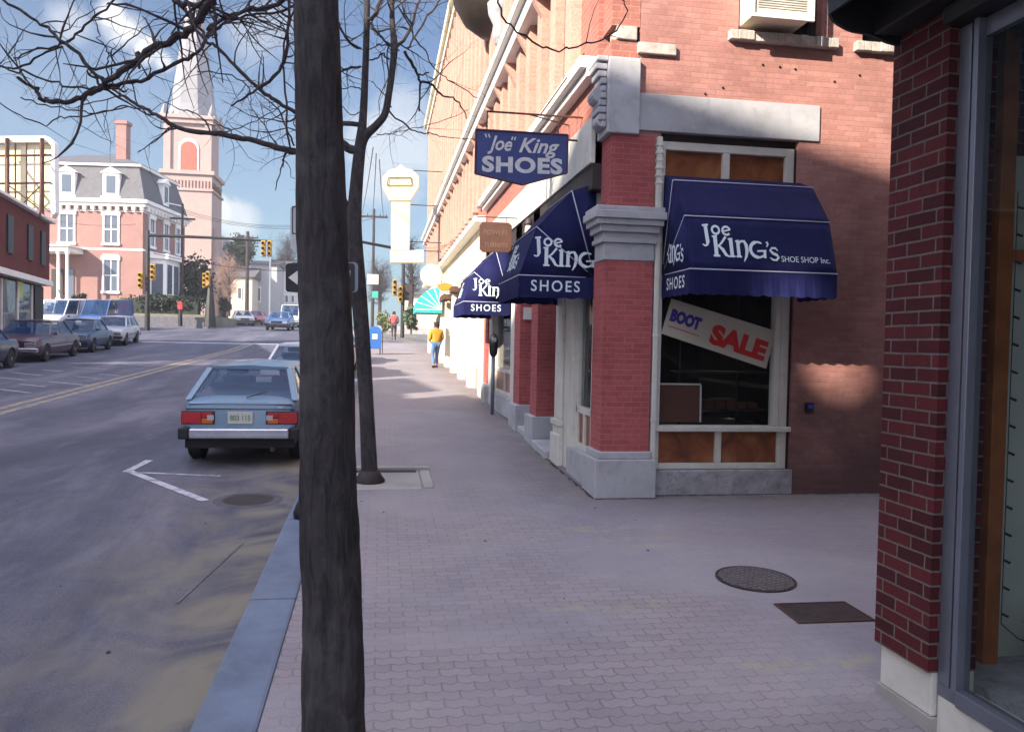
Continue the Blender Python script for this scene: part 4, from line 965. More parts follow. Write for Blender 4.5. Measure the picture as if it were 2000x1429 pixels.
T2([(703, 300), (680, 290), (660, 278), (630, 292), (580, 296), (545, 290), (510, 279), (460, 268), (420, 261), (384, 258), (339, 245), (312, 228), (285, 213), (255, 197), (220, 175)], (9, 9.6), (.046, .012), tw=1.0)
T2([(711, 245), (660, 240), (620, 232), (580, 222), (545, 200), (518, 185), (490, 160), (450, 120), (420, 90), (400, 78), (370, 40)], (9, 9.4), (.024, .014), tw=1.1)
T2([(505, 172), (545, 140), (560, 100), (563, 50), (566, -10)], (9.2, 9), (.018, .014), tw=1.1)
T2([(505, 172), (480, 190), (452, 208)], (9.2, 9.2), (.014, .008), tw=.5)
T2([(405, 75), (430, 55), (455, 40), (490, 30), (540, 25), (590, 5)], (9.2, 9), (.012, .012), tw=1.1)
T2([(400, 80), (420, 50), (470, 25), (530, 15), (580, -15)], (9.3, 8.8), (.014, .014), tw=1.1)
T2([(580, 10), (560, 60), (552, 120), (560, 200), (560, 260), (575, 300)], (8.8, 9), (.010, .010), tw=1.2)
T2([(575, 285), (560, 250), (545, 215), (500, 180)], (9, 9), (.010, .006), tw=1)
T2([(480, 60), (500, 100), (515, 130), (520, 170)], (9, 9), (.006, .004), tw=1)
T2([(385, 140), (440, 145), (480, 165), (490, 180)], (9.2, 9.2), (.006, .007), tw=1)
T2([(325, 228), (335, 175), (370, 150), (400, 140)], (9.4, 9.2), (.004, .003), tw=.8)
T2([(420, 258), (470, 250), (510, 230), (550, 205)], (9.2, 9.2), (.006, .004), tw=.8)
T2([(340, 246), (300, 275), (270, 298)], (9.4, 9.3), (.008, .004), tw=.7)
T2([(560, 297), (548, 330), (538, 372)], (9, 9), (.010, .004), tw=.9)
T2([(660, 50), (690, 90), (700, 95)], (9, 9), (.012, .010), tw=1)
T2([(725, 45), (740, 68), (765, 90)], (9, 9), (.014, .012), tw=1)
T2([(718, 40), (732, 30), (745, 0), (750, -20)], (9, 8.8), (.022, .018), tw=.8)
T2([(705, 130), (680, 135), (655, 142), (620, 150), (580, 150)], (9, 9), (.014, .008), tw=1.2)
T2([(705, 95), (680, 80), (662, 45), (640, 10)], (9, 9), (.012, .008), tw=1.2)
T2([(705, 175), (690, 170), (660, 172), (620, 160)], (9, 9), (.006, .004), tw=1)
T2([(710, 210), (690, 225), (665, 205)], (9, 9), (.006, .004), tw=1)
T2([(775, 92), (800, 60), (815, 10), (822, -10)], (9, 9.2), (.016, .012), tw=1)
T2([(770, 95), (765, 60), (768, 10), (770, -20)], (9, 9), (.014, .012), tw=1)
T2([(790, 100), (806, 128), (815, 145), (820, 170), (819, 218)], (9, 9.3), (.018, .009), tw=.5)
T2([(815, 148), (838, 142)], (9.2, 9.2), (.010, .008), tw=0)
T2([(822, 162), (845, 166), (865, 188), (885, 190), (905, 215), (912, 232)], (9.2, 9.5), (.013, .006), tw=.7)
T2([(795, 95), (812, 70), (830, 40), (855, 5), (870, -20)], (9, 9.3), (.010, .009), tw=1)
T2([(776, 10), (800, 50), (810, 75), (832, 100), (845, 130), (865, 148), (890, 165), (935, 192)], (9, 9.6), (.009, .005), tw=.8)
T2([(765, 210), (745, 180), (725, 160)], (9, 9), (.007, .004), tw=.8)
T2([(755, 215), (780, 235), (800, 252), (815, 258), (845, 262), (872, 268), (928, 273)], (9, 9.7), (.010, .004), tw=.9)
T2([(735, 262), (760, 262), (790, 256), (830, 246), (880, 230), (915, 215)], (9, 9.7), (.005, .003), tw=.9)
T2([(760, 115), (745, 105), (735, 115), (722, 118)], (9, 9), (.010, .008), tw=1.2)
T2([(780, 100), (760, 90), (735, 88)], (9, 9), (.008, .006), tw=1.2)
T2([(668, 380), (680, 410), (690, 440)], (9, 9), (.026, .026), tw=0)
T2([(668, 380), (660, 320), (655, 250)], (9, 8.8), (.02, .01), tw=.4)
T2([(770, 0), (800, 5), (850, 5)], (9, 9), (.006, .004), tw=1)
build('branches', br, M['bark2'], t2, world=True)

# ------------------------------------------------------------------ kerbside post with signs
pz = zg(7.5)
ps = thing('sign_post', 'dark iron post behind the big trunk, at the kerb edge', 'post', (-.66, 7.5, pz))
m = MB().tube([(0, 0, 0), (.02, 0, 2.2), (.05, 0, 3.0)], .05, 12); build('pole', m, M['black'], ps, smooth=True)
build('foot', MB().lathe([(.10, -.01), (.105, .05), (.08, .12), (.055, .17)], n=14), M['black'], ps, smooth=True)
ow = thing('one_way_sign', 'black one way sign with white left arrow, half hidden by the big trunk', 'sign', (-.6, 7.4, 2.3))
def rrect(x0, x1, y0, y1, r, Y):
    pts = []
    for cx, cy, a0 in ((x1-r, y0+r, -90), (x1-r, y1-r, 0), (x0+r, y1-r, 90), (x0+r, y0+r, 180)):
        for k in range(5): a = radians(a0+90*k/4); pts.append(P(cx+r*cos(a), cy+r*sin(a), Y))
    return [tuple(p) for p in pts]
build('plate', MB().prism(rrect(558, 693, 514, 570, 6, 7.41), (0, .012, 0)), M['black'], ow, world=True)
build('backplate', MB().prism(rrect(566, 699, 512, 571, 8, 7.44), (0, .01, 0)), M['alu'], ow, world=True)
sw = M['trim']
ar = [(563, 542), (590, 522), (590, 531), (684, 528), (684, 557), (590, 556), (590, 563)]
build('arrow', MB().prism([tuple(P(x, y, 7.405)) for x, y in ar], (0, .003, 0)), sw, ow, world=True)
ys = 7.403; pxtext('words', txt('ONE WAY', .03, spacing=1.1), ((594, 536), (682, 534), (594, 552)), ow, M['black'])
rs_ = thing('regulation_sign', 'pale rounded parking sign above the one way sign, behind the trunk', 'sign', (-.7, 7.4, 3.0))
build('plate', MB().prism(rrect(567, 628, 401, 489, 9, 7.41), (0, .012, 0)), paint('sign_grey_white', (.55, .58, .58)), rs_, world=True)
bd = MB()
for a, b in (((571, 404), (571, 456)), ((571, 456), (622, 456)), ((571, 404), (622, 404))): bd.tube([P(*a, 7.405), P(*b, 7.405)], .004, 4)
build('border', bd, M['steel'], rs_, world=True)
ys = 7.403; pxtext('words', txt('P', .03), ((578, 410), (612, 410), (578, 448)), rs_, M['steel'])
# parking meter by the shop wall
pm = thing('parking_meter', 'grey parking meter on a pipe in front of the far shop pillars', 'parking meter', (2.12, 15.1, zg(15.1)))
build('pipe', MB().tube([(0, 0, 0), (0, 0, 1.12)], .035, 10), M['alu'], pm, smooth=True)
build('head', MB().lathe([(.04, 1.1), (.075, 1.16), (.085, 1.3), (.085, 1.42), (.06, 1.5), (.02, 1.54)], n=14), M['black'], pm, smooth=True)
build('dial', MB().box(-.04, .04, -.095, -.084, 1.38, 1.46), M['alu'], pm)

# ------------------------------------------------------------------ cars
def car(name, label, cat, loc, rz, col, L=4.4, W=1.68, style='sedan', group=None, seats=False, H=1.38, dark=None):
    A = thing(name, label, cat, loc, rz, group)
    up = Vector((0, 0, 1)); head = Vector((-sin(rz), cos(rz), 0))
    s = (zg(loc[1]+1)-zg(loc[1]-1))/2
    A.rotation_euler = (math.atan(s)*cos(rz), 0, rz)
    bm_ = paint('car_paint', col, .35, .06, 2, spec=.5, bump=.0, coat=.35, metal=.1)
    h = L/2; w = W/2
    if style == 'hatch':
        top = [(-h, .74), (-h+.02, .80), (-h+.22, .88), (.5, .90), (.95, .90), (h-.5, .84), (h, .70)]; cab = (-h+.14, -h+.78, .18, .98)
    elif style == 'van':
        top = [(-h, 1.0), (-h+.05, 1.02), (h-.9, 1.05), (h-.3, .95), (h, .75)]; cab = (-h+.02, -h+.12, h-1.25, h-.65); H = 2.0
    else:
        top = [(-h, .76), (-h+.05, .86), (-h+.9, .90), (.6, .91), (1.0, .90), (h-.3, .83), (h, .72)]; cab = (-h+.85, -h+1.35, .25, 1.05)
    if style == 'wagon': cab = (-h+.1, -h+.6, .2, .95)
    def tz(y):
        for (a, za), (b, zb) in zip(top, top[1:]):
            if y <= b: return za+(zb-za)*(y-a)/(b-a)
        return top[-1][1]
    wy = (-h+.80 if style != 'hatch' else -h+.66, h-.82); wr = .30
    yl = [-h, -h+.03, -h+.1]; y = -h+.2
    while y < h-.15: yl.append(y); y += .06
    yl += [h-.1, h-.03, h]
    m = MB()
    for y in yl:
        e = min(y+h, h-y); k = 1-.10*max(0, 1-e/.35)**2
        zt = tz(y); zb = .25+.05*max(0, 1-e/.3)
        az = max([0]+[sqrt(max(0, (wr+.075)**2-(y-q)**2))+wr-.02 for q in wy if abs(y-q) < wr+.075])
        sec = [(w*.90*k, zb), (w*.965*k, zb+.09), (w*k, .48), (w*1.0*k, .60), (w*.985*k, zt-.14), (w*.95*k, zt-.035), (w*.90*k, zt), (w*.45*k, zt+.02)]
        sec = [(a, max(b, az) if i < 4 else b) for i, (a, b) in enumerate(sec)]
        full = [(-a, b) for a, b in sec[::-1]]+sec
        m.v += [(a, y, b) for a, b in full]
    n = 16
    for i in range(len(yl)-1):
        for k in range(n): a = i*n+k; b = i*n+(k+1) % n; m.f.append((a, b, b+n, a+n))
    m.f.append(tuple(range(n))); m.f.append(tuple((len(yl)-1)*n+k for k in range(n))[::-1])
    body = build('body', m, bm_, A, smooth=True); body.data.polygons.foreach_set('use_smooth', [True]*len(body.data.polygons))
    es = body.modifiers.new('edges', 'EDGE_SPLIT'); es.split_angle = radians(38)
    build('underside', MB().box(-w*.86, w*.86, -h+.12, h-.12, .235, .5), M['cardark'], A)
    yb0, yr0, yr1, yb1 = cab; wb = w*.89; wt = w*(.70 if style != 'van' else .84)
    zb0, zb1 = tz(yb0)+.0, tz(yb1)+.0; ri = .02
    bs4 = {'rl': Vector((-wb, yb0, zb0)), 'rr': Vector((wb, yb0, zb0)), 'fl': Vector((-wb, yb1, zb1)), 'fr': Vector((wb, yb1, zb1))}
    tp4 = {'rl': Vector((-wt, yr0, H-.05)), 'rr': Vector((wt, yr0, H-.05)), 'fl': Vector((-wt, yr1, H-.06)), 'fr': Vector((wt, yr1, H-.06))}
    m = MB(); N = 8; rows = []
    for i in range(N+1):
        y = yr0-.03+(yr1-yr0+.06)*i/N; c = 1-((2*i/N-1)**2)
        sc_ = [(-wt-.02, H-.075), (-wt+.02, H-.03), (-wt*.6, H-.008+.02*c-.02), (0, H+.02*c-.012), (wt*.6, H-.008+.02*c-.02), (wt-.02, H-.03), (wt+.02, H-.075), (0, H-.07)]
        m.v += [(a, y, b) for a, b in sc_]
    for i in range(N):
        for k in range(8): a = i*8+k; b = i*8+(k+1) % 8; m.f.append((a, b, b+8, a+8))
    m.f += [tuple(range(8)), tuple(N*8+k for k in range(8))]
    build('roof', m, bm_, A, smooth=True).modifiers.new('edges', 'EDGE_SPLIT').split_angle = radians(50)
    def bar(a, b, tx, ty): build('pillar', MB().add([a+Vector((sx*tx, sy*ty, 0)) for sx, sy in ((-1,-1),(1,-1),(1,1),(-1,1))]+[b+Vector((sx*tx, sy*ty, 0)) for sx, sy in ((-1,-1),(1,-1),(1,1),(-1,1))], [(0,1,2,3),(7,6,5,4),(0,4,5,1),(1,5,6,2),(2,6,7,3),(3,7,4,0)]), bm_, A, bevel=.012)
    for k in bs4: t_ = .042 if k[0] == 'r' else .028; bar(bs4[k], tp4[k], t_ if style == 'hatch' else .03, .04)
    mids = [.48] if style in ('hatch', 'sedan') else [.33, .66]
    if style == 'sedan': mids = [.5]
    for f_ in mids+([.2] if style in ('hatch', 'wagon') else []):
        for sx in ('l', 'r'): bar(bs4['r'+sx].lerp(bs4['f'+sx], f_), tp4['r'+sx].lerp(tp4['f'+sx], f_), .018, .04)
    def gl(nm, q, mt): 
        c = sum(q, Vector())/4; return build(nm, MB().poly([tuple(c+(p-c)*.985) for p in q]), mt, A)
    gl('rear_window', [bs4['rl'], bs4['rr'], tp4['rr'], tp4['rl']], M['carglass'])
    gl('windshield', [bs4['fl'], bs4['fr'], tp4['fr'], tp4['fl']], M['carglass'])
    if style == 'van':                                  # panel sides behind the cab
        for sx in ('l', 'r'):
            f0 = .62; q = [bs4['r'+sx], bs4['r'+sx].lerp(bs4['f'+sx], f0), tp4['r'+sx].lerp(tp4['f'+sx], f0), tp4['r'+sx]]
            build('side_panel', MB().poly([tuple(p) for p in q]), bm_, A)
            gl('side_window', [q[1], bs4['f'+sx], tp4['f'+sx], q[2]], M['carglass'])
    else:
        fs_ = [0]+sorted(mids+([.2] if style in ('hatch', 'wagon') else []))+[1]
        for sx in ('l', 'r'):
            for a, b in zip(fs_, fs_[1:]): gl('side_window', [bs4['r'+sx].lerp(bs4['f'+sx], a), bs4['r'+sx].lerp(bs4['f'+sx], b), tp4['r'+sx].lerp(tp4['f'+sx], b), tp4['r'+sx].lerp(tp4['f'+sx], a)], M['carglass'])
    for q in wy:
        for sx in (-1, 1):
            x = sx*(w-.10)
            wh = build('wheel', MB().lathe([(.17, -.09), (.27, -.095), (wr, -.07), (wr, .07), (.27, .095), (.17, .09)], (x, q, wr-.005), 24, 'x'), M['tyre'], A, smooth=True)
            wh.modifiers.new('edges', 'EDGE_SPLIT').split_angle = radians(40)
            build('rim', MB().lathe([(.0, sx*.085), (.05, sx*.095), (.06, sx*.07), (.15, sx*.06), (.18, sx*.088)], (x, q, wr-.005), 20, 'x'), M['rim'], wh)
    # lamps, bumpers, grille, mirrors
    if style == 'hatch':
        build('bumper', MB().box(-w*.82, w*.82, -h-.10, -h+.02, .37, .50), M['chrome'], A, bevel=.018)
        build('bumper_strip', MB().box(-w*.80, w*.80, -h-.106, -h-.101, .40, .425), M['chrome'], A)
        for sx in (-1, 1):
            build('bumper_end', MB().box(min(sx*w*.82, sx*w*1.0), max(sx*w*.82, sx*w*1.0), -h-.09, -h+.22, .36, .51), M['black'], A, bevel=.02)
            a, b = sx*w*.965, sx*w*.42
            t_ = build('tail_light', MB().box(min(a, b), max(a, b), -h-.012, -h+.03, .545, .715), M['black'], A, bevel=.006)
            c_ = (a-b)
            for u0, u1, z0, z1, mt in ((.40, .97, .56, .70, 'taillight'), (.06, .385, .56, .622, 'amberlamp'), (.06, .385, .638, .70, 'taillight')):
                x0, x1 = b+c_*u0, b+c_*u1; build('lens', MB().box(min(x0, x1), max(x0, x1), -h-.024, -h-.0125, z0, z1), M[mt], t_, bevel=.003)
            x0, x1 = b+c_*.02, b+c_*.22; build('reversing_lens', MB().box(min(x0, x1), max(x0, x1), -h-.028, -h-.0245, .60, .665), M['reverse'], t_)
        build('rear_apron', MB().box(-w*.9, w*.9, -h-.012, -h+.05, .24, .368), M['cardark'], A)
        build('crease', MB().box(-w*.9, w*.9, -h-.004, -h+.01, .735, .745), M['cardark'], A)
        p_ = build('number_plate', MB().box(-.155, .155, -h-.02, -h-.005, .555, .705), M['plate'], A, bevel=.004)
        place_text('plate_number', txt('803 115', .01), (0, -h-.0205, 0), (1, 0, 0), (0, 0, 1), (-.125, .125, .595, .665), M['plategreen'], p_)
        build('hatch_seam', MB().box(-w*.86, w*.86, -h+.015, -h+.03, .795, .803), M['cardark'], A)
        build('badge', MB().box(.46, .54, -h-.003, -h+.01, .752, .775), M['chrome'], A)
        build('badge', MB().box(-.03, .03, -h-.003, -h+.01, .75, .772), M['chrome'], A)
        build('wiper', MB().tube([(.05, yb0-.01, zb0+.03), (.30, yb0+.05, zb0+.10)], .007, 5), M['black'], A)
        build('muffler', MB().tube([(.4, -h-.02, .22), (.4, -h+.4, .24)], .03, 10), M['steel'], A)
        pass
    else:
        build('bumper', MB().box(-w*.96, w*.96, h-.04, h+.09, .36, .50), M['chrome'] if dark else M['black'], A, bevel=.02)
        build('bumper', MB().box(-w*.96, w*.96, -h-.09, -h+.04, .36, .50), M['chrome'] if dark else M['black'], A, bevel=.02)
        build('grille', MB().box(-w*.45, w*.45, h-.01, h+.012, .53, .68), M['black'], A)
        for sx in (-1, 1):
            build('headlight', MB().box(min(sx*w*.5, sx*w*.88), max(sx*w*.5, sx*w*.88), h-.02, h+.014, .54, .67), M['chrome'], A, bevel=.006)
            build('tail_light', MB().box(min(sx*w*.5, sx*w*.92), max(sx*w*.5, sx*w*.92), -h-.014, -h+.02, .58, .72), M['taillight'], A, bevel=.006)
    for sx in (-1, 1): build('mirror', MB().box(sx*w*1.0-.07, sx*w*1.0+.07, yb1-.32, yb1-.24, .90, 1.0), bm_ if style != 'van' else M['black'], A, bevel=.015)
    for sx in (-1, 1):
        build('door_seam', MB().box(sx*w*.999-.003, sx*w*.999+.003, -.62, -.605, .35, .80), M['cardark'], A)
        build('side_moulding', MB().box(sx*(w+.002)-.006, sx*(w+.002)+.006, wy[0]+.42, wy[1]-.42, .50, .545), M['black'] if not dark else M['chrome'], A)
    for x in (-.36, .36):
        m = MB().box(x-.24, x+.24, .0, .12, .55, H*.80).box(x-.13, x+.13, .03, .11, H*.815, H*.90).box(x-.24, x+.24, .0, .5, .45, .6)
        build('seat', m, M['seat'] if seats else M['cardark'], A, bevel=.03)
    if seats: build('rear_seat', MB().box(-.56, .56, -.95, -.80, .5, .99), M['seat'], A, bevel=.04)
    return A
G1 = 'cars parked along the right kerb'; G2 = 'cars parked along the left kerb'; G3 = 'cars at the crossing and beyond'
def at(x, y): return (x, y, zg(y)-.14)
c1 = car('parked_car', 'light blue hatchback seen from behind beside the big trunk', 'car', at(-1.765, 12.74), 0, (.12, .20, .29), L=4.0, W=1.5, style='hatch', group=G1, seats=True, H=1.27)
tx = MB().box(.26, .44, -.1, -.05, 1.02, 1.15)
build('red_headrest', tx, paint('dark_red_cloth', (.25, .05, .07)), c1)
car('parked_car', 'white sedan parked ahead of the light blue hatchback', 'car', at(-1.6, 18.9), 0, (.55, .60, .64), group=G1, L=4.5, H=1.31)
car('parked_car', 'maroon sedan glimpsed between the two tree trunks', 'car', at(-1.6, 25.0), 0, (.16, .05, .05), group=G1, L=4.6, dark=1)
car('parked_car', 'grey sedan farthest up the right kerb', 'car', at(-1.6, 31.0), 0, (.2, .19, .19), group=G1, L=4.6)
def lx(y): return -11.25-(y-27)*.074-.85
RZ = pi+.072
car('parked_car', 'dark blue car cut off by the left edge of the picture', 'car', at(lx(25.4), 25.4), RZ, (.03, .03, .07), group=G2, L=4.7)
car('parked_car', 'maroon and navy sedan with chrome trim, second in the left kerb row', 'car', at(lx(31.7), 31.7), RZ, (.055, .025, .045), L=4.9, W=1.8, group=G2, dark=1, H=1.42)
car('parked_car', 'navy blue compact between the maroon sedan and the white hatchback', 'car', at(lx(37.6), 37.6), RZ, (.022, .045, .10), L=4.2, group=G2, H=1.4)
car('parked_car', 'small white hatchback at the far end of the left kerb row', 'car', at(lx(43.4), 43.4), RZ, (.42, .42, .45), L=4.0, style='wagon', group=G2, H=1.4)
p = P(118, 600, 54); car('parked_van', 'white panel van standing behind the maroon sedan', 'van', (p.x-.1, 55.6, zg(55)-.14), pi-.25, (.5, .49, .53), L=4.5, W=1.85, style='van', group=G3)
p = P(180, 600, 54); car('parked_van', 'blue van beside the white van at the crossing', 'van', (p.x+.2, 56, zg(56)-.14), pi-.15, (.03, .07, .19), L=4.4, W=1.8, style='van', group=G3)
p = P(546, 630, 61); car('moving_car', 'dark blue car driving towards us down the middle of the street', 'car', (p.x, 61.5, zg(61.5)-.14), pi, (.07, .13, .26), group=G3, style='wagon')
p = P(570, 620, 73); car('moving_van', 'white van behind the oncoming blue car, partly hidden by the trunk', 'van', (p.x, 73, zg(73)-.14), pi, (.6, .62, .62), group=G3, style='van', L=4.6)
p = P(474, 620, 76); car('parked_car', 'white car beyond the crossing left of the oncoming blue car', 'car', (p.x, 76, zg(76)-.14), pi+.25, (.6, .6, .6), group=G3)
p = P(500, 620, 82); car('parked_car', 'small red car just behind the far white car', 'car', (p.x, 82, zg(82)-.14), pi, (.5, .10, .12), group=G3)

# ------------------------------------------------------------------ foliage
def foliage(mb, c, r, n, s, gap=.35, flat=1.):
    """many leaf faces gathered in clumps through an ellipsoid"""
    cl = []
    for _ in range(max(5, int(n/55))):
        d = Vector((random.gauss(0, 1), random.gauss(0, 1), random.gauss(0, 1))).normalized()*random.uniform(.2, 1)**.5
        cl.append((Vector(c)+Vector((d.x*r[0], d.y*r[1], d.z*r[2])), random.uniform(.18, gap)))
    for _ in range(n):
        q, k = random.choice(cl); d = Vector((random.gauss(0, .5), random.gauss(0, .5), random.gauss(0, .5)))
        p = q+Vector((d.x*r[0]*k*1.6, d.y*r[1]*k*1.6, d.z*r[2]*k*1.6))
        a = Vector((random.gauss(0, 1), random.gauss(0, 1), random.gauss(0, 1))).normalized(); b = a.cross(Vector((random.gauss(0, 1), random.gauss(0, 1), .3))).normalized(); ss = s*random.uniform(.6, 1.3)
        mb.poly([p-a*ss, p+b*ss*.5, p+a*ss, p-b*ss*.5])
    return mb
def far_tree(name, label, px, py_base, py_top, Y, wpx, mat, kind='tree', n=700, seed=1, group=None, bare=False):
    random.seed(seed); b = P(px, py_base, Y); t = P(px, py_top, Y); H_ = t.z-b.z; wd = wpx*Y/FPX
    A = thing(name, label, kind, (b.x, Y, b.z), 0, group)
    tr = MB().tube([(0, 0, -.3), (.05*H_*.3, 0, H_*.35), (0, 0, H_*.8)], [H_*.025+.06, H_*.02+.03, .04], 7)
    for k in range(7):
        a = random.random()*6.28; z = H_*random.uniform(.3, .7); tr.tube([(0, 0, z), (cos(a)*wd*.3, sin(a)*wd*.3, z+H_*.18)], [.06, .02], 5)
    if bare:
        cr = MB()
        for k in range(60): a = random.random()*6.28; z = H_*random.uniform(.25, .75); twig(cr, Vector((0, 0, z)), Vector((cos(a), sin(a), .6)), wd*random.uniform(.4, .7), .03, 2)
        build('trunk', tr, M['bark2'], A); build('crown', cr, mat, A)
    else:
        build('trunk', tr, M['bark2'], A)
        cr = MB(); foliage(cr, (0, 0, H_*.6), (wd/2, wd/2, H_*.4), n, H_*.035+.05); build('crown', cr, mat, A)
    return A
def bush(name, label, px, py, Y, wpx, hpx, mat, n=500, seed=1, kind='bush', dep=None):
    random.seed(seed); b = P(px, py, Y); wd = wpx*Y/FPX; hh = hpx*Y/FPX
    m = MB(); foliage(m, (0, 0, hh*.5), (wd/2, (dep or wd)/2, hh*.5), n, .16, gap=.5)
    A = thing(name, label, kind, (b.x, Y, b.z)); build('leaves', m, mat, A)
    build('stems', MB().tube([(0, 0, -.4), (0, 0, hh*.6)], .06, 6).tube([(0, 0, 0), (wd*.2, 0, hh*.6)], .04, 5).tube([(0, 0, 0), (-wd*.2, 0, hh*.6)], .04, 5), M['bark2'], A)

# ------------------------------------------------------------------ mansard house
ox = P(278, 600, 66); Z0 = ox.z-.1
Hs = thing('brick_house', 'pink brick mansard house with white trim, dormers and porch', 'house', (ox.x, 66, Z0), -.13)
def hp_(name, mb, mat, parent=None, **k): return build(name, mb, mat, parent or Hs, **k)
WX, DY, EZ = 10.2, 8.6, 8.05
hp_('wall', MB().box(-WX, 0, 0, DY, -1.5, EZ), M['houseb'])
hp_('foundation', MB().box(-WX-.05, .05, -.05, DY+.05, -1.5, .45), M['stone'])
mb = MB().box(-WX-.5, .5, -.5, DY+.5, EZ, EZ+.28).box(-WX-.3, .3, -.3, DY+.3, EZ-.25, EZ-.001).box(-WX-.05, .05, -.05, DY+.05, EZ-.65, EZ-.56)
hp_('cornice', mb, M['trim'], bevel=.03)
for k in range(17): hp_('cornice_bracket', MB().box(-WX+.2+k*.62, -WX+.42+k*.62, -.38, -.06, EZ-.54, EZ-.252), M['trim'])
for k in range(13): hp_('cornice_bracket', MB().box(.06, .38, .2+k*.65, .42+k*.65, EZ-.54, EZ-.252), M['trim'])
def frust(x0, x1, y0, y1, z0, z1, i):
    return MB().add([(x0,y0,z0),(x1,y0,z0),(x1,y1,z0),(x0,y1,z0),(x0+i,y0+i,z1),(x1-i,y0+i,z1),(x1-i,y1-i,z1),(x0+i,y1-i,z1)],
        [(0,3,2,1),(4,5,6,7),(0,1,5,4),(1,2,6,5),(2,3,7,6),(3,0,4,7)])
rf = hp_('roof', frust(-WX-.2, .2, -.2, DY+.2, EZ+.28, 11.0, .75), M['slate'])
build('roof_trim', MB().box(-WX+.35, -.35, .35, DY-.35, 11.0, 11.2), M['trim'], rf)
build('upper_roof', frust(-WX+.3, -.3, .3, DY-.3, 11.2, 12.5, 3.4), M['slate'], rf)
build('chimney', MB().box(-3.1, -2.3, 2.2, 3.0, 11.2, 15.0).box(-3.2, -2.2, 2.1, 3.1, 14.7, 14.95).box(-3.2, -2.2, 2.1, 3.1, 11.2, 11.9), M['houseb'], rf)
def hwin(cx, z0, z1, wd=1.0, side=False, arch=True):
    f = MB(); g = MB(); o = .05
    def bx(a, b, z0_, z1_, d0, d1, mb): 
        if side: mb.box(d0, d1, a, b, z0_, z1_)
        else: mb.box(a, b, -d1, -d0, z0_, z1_)
    a, b = cx-wd/2, cx+wd/2
    bx(a-.14, a, z0, z1, .001, .09, f); bx(b, b+.14, z0, z1, .001, .09, f); bx(a-.22, b+.22, z1, z1+.3, .001, .14, f); bx(a-.2, b+.2, z0-.2, z0, .001, .16, f)
    bx(a-.1, b+.1, z1+.3, z1+.42, .001, .10, f)
    bx(a, b, (z0+z1)/2-.04, (z0+z1)/2+.04, .001, .05, f); bx(cx-.03, cx+.03, z0, (z0+z1)/2-.041, .001, .045, f); bx(cx-.03, cx+.03, (z0+z1)/2+.041, z1, .001, .045, f)
    w_ = hp_('window', f, M['trim']); bx(a, b, z0, z1, .0, .03, g); build('pane', g, M['glasssmall'], w_)
for cx in (-5.75, -2.4, -8.9): hwin(cx, 5.0, 7.1)
hwin(-2.4, 1.3, 3.7)
for cx in (1.6, 4.4, 6.9): hwin(cx, 5.0, 7.1, .8, side=True)
for cx in (-5.75, -2.4, -8.9):
    d = MB().box(cx-.62, cx+.62, -.12, 1.0, EZ+.5, EZ+2.3).prism([(cx-.8, -.25, EZ+2.3), (cx+.8, -.25, EZ+2.3), (cx, -.25, EZ+2.75)], (0, 1.3, 0)).box(cx-.75, cx+.75, -.22, -.1, EZ+.3, EZ+.5)
    o = hp_('dormer', d, M['trim']); build('pane', MB().box(cx-.36, cx+.36, -.14, -.121, EZ+.75, EZ+2.1), M['glasssmall'], o)
d = MB().box(-.9, .12, 3.6, 4.7, EZ+.5, EZ+2.3).prism([(.25, 3.45, EZ+2.3), (.25, 4.85, EZ+2.3), (.25, 4.15, EZ+2.75)], (-1.3, 0, 0))
o = hp_('dormer', d, M['trim']); build('pane', MB().box(.121, .14, 3.8, 4.5, EZ+.75, EZ+2.1), M['glasssmall'], o)
# bay window on the side, string course, porch
hp_('string_course', MB().box(-WX-.02, .03, -.03, DY, 4.45, 4.6), M['trim'])
o = hp_('bay_window', MB().prism([(0.001, 1.0, .5), (1.2, 1.5, .5), (1.2, 4.3, .5), (0.001, 4.8, .5)], (0, 0, 3.5)).prism([(0.001, .8, 4.0), (1.45, 1.35, 4.0), (1.45, 4.45, 4.0), (0.001, 5.0, 4.0)], (0, 0, .4)), M['trim'])
build('pane', MB().box(1.201, 1.22, 1.75, 2.7, 1.1, 3.6).box(1.201, 1.22, 3.1, 4.05, 1.1, 3.6), M['glasssmall'], o)
build('pane', MB().prism([(.25, 1.09, 1.1), (1.0, 1.40, 1.1), (1.0, 1.40, 3.6), (.25, 1.09, 3.6)], (.01, -.025, 0)), M['glasssmall'], o)
pr_ = MB().box(-8.0, -4.5, -2.3, -.001, 4.05, 4.4).box(-8.15, -4.35, -2.45, -.001, 4.4, 4.52)
po = hp_('porch', pr_, M['trim'], bevel=.02); build('porch_floor', MB().box(-8.0, -4.5, -2.3, -.001, .2, .42), M['trim'], po)
for x in (-7.85, -6.9, -5.3, -4.65): build('column', MB().lathe([(.17, .42), (.17, .6), (.12, .65), (.11, 3.8), (.17, 3.9), (.17, 4.05)], (x, -2.1, 0), 10), M['trim'], po, smooth=True)
build('porch_steps', MB().box(-6.8, -5.4, -2.9, -2.301, -.3, .2).box(-6.8, -5.4, -3.4, -2.901, -.3, -.02), M['stone'], po)
build('door', MB().box(-6.9, -6.0, -.06, -.001, .42, 2.9), M['darkwood'], po); build('side_light', MB().box(-5.8, -5.2, -.07, -.001, .42, 2.9), M['glasssmall'], po)
build('handrail', MB().tube([(-5.2, -2.4, 1.2), (-4.0, -3.6, .5), (-4.0, -3.6, -.3)], .04, 5), M['black'], po)
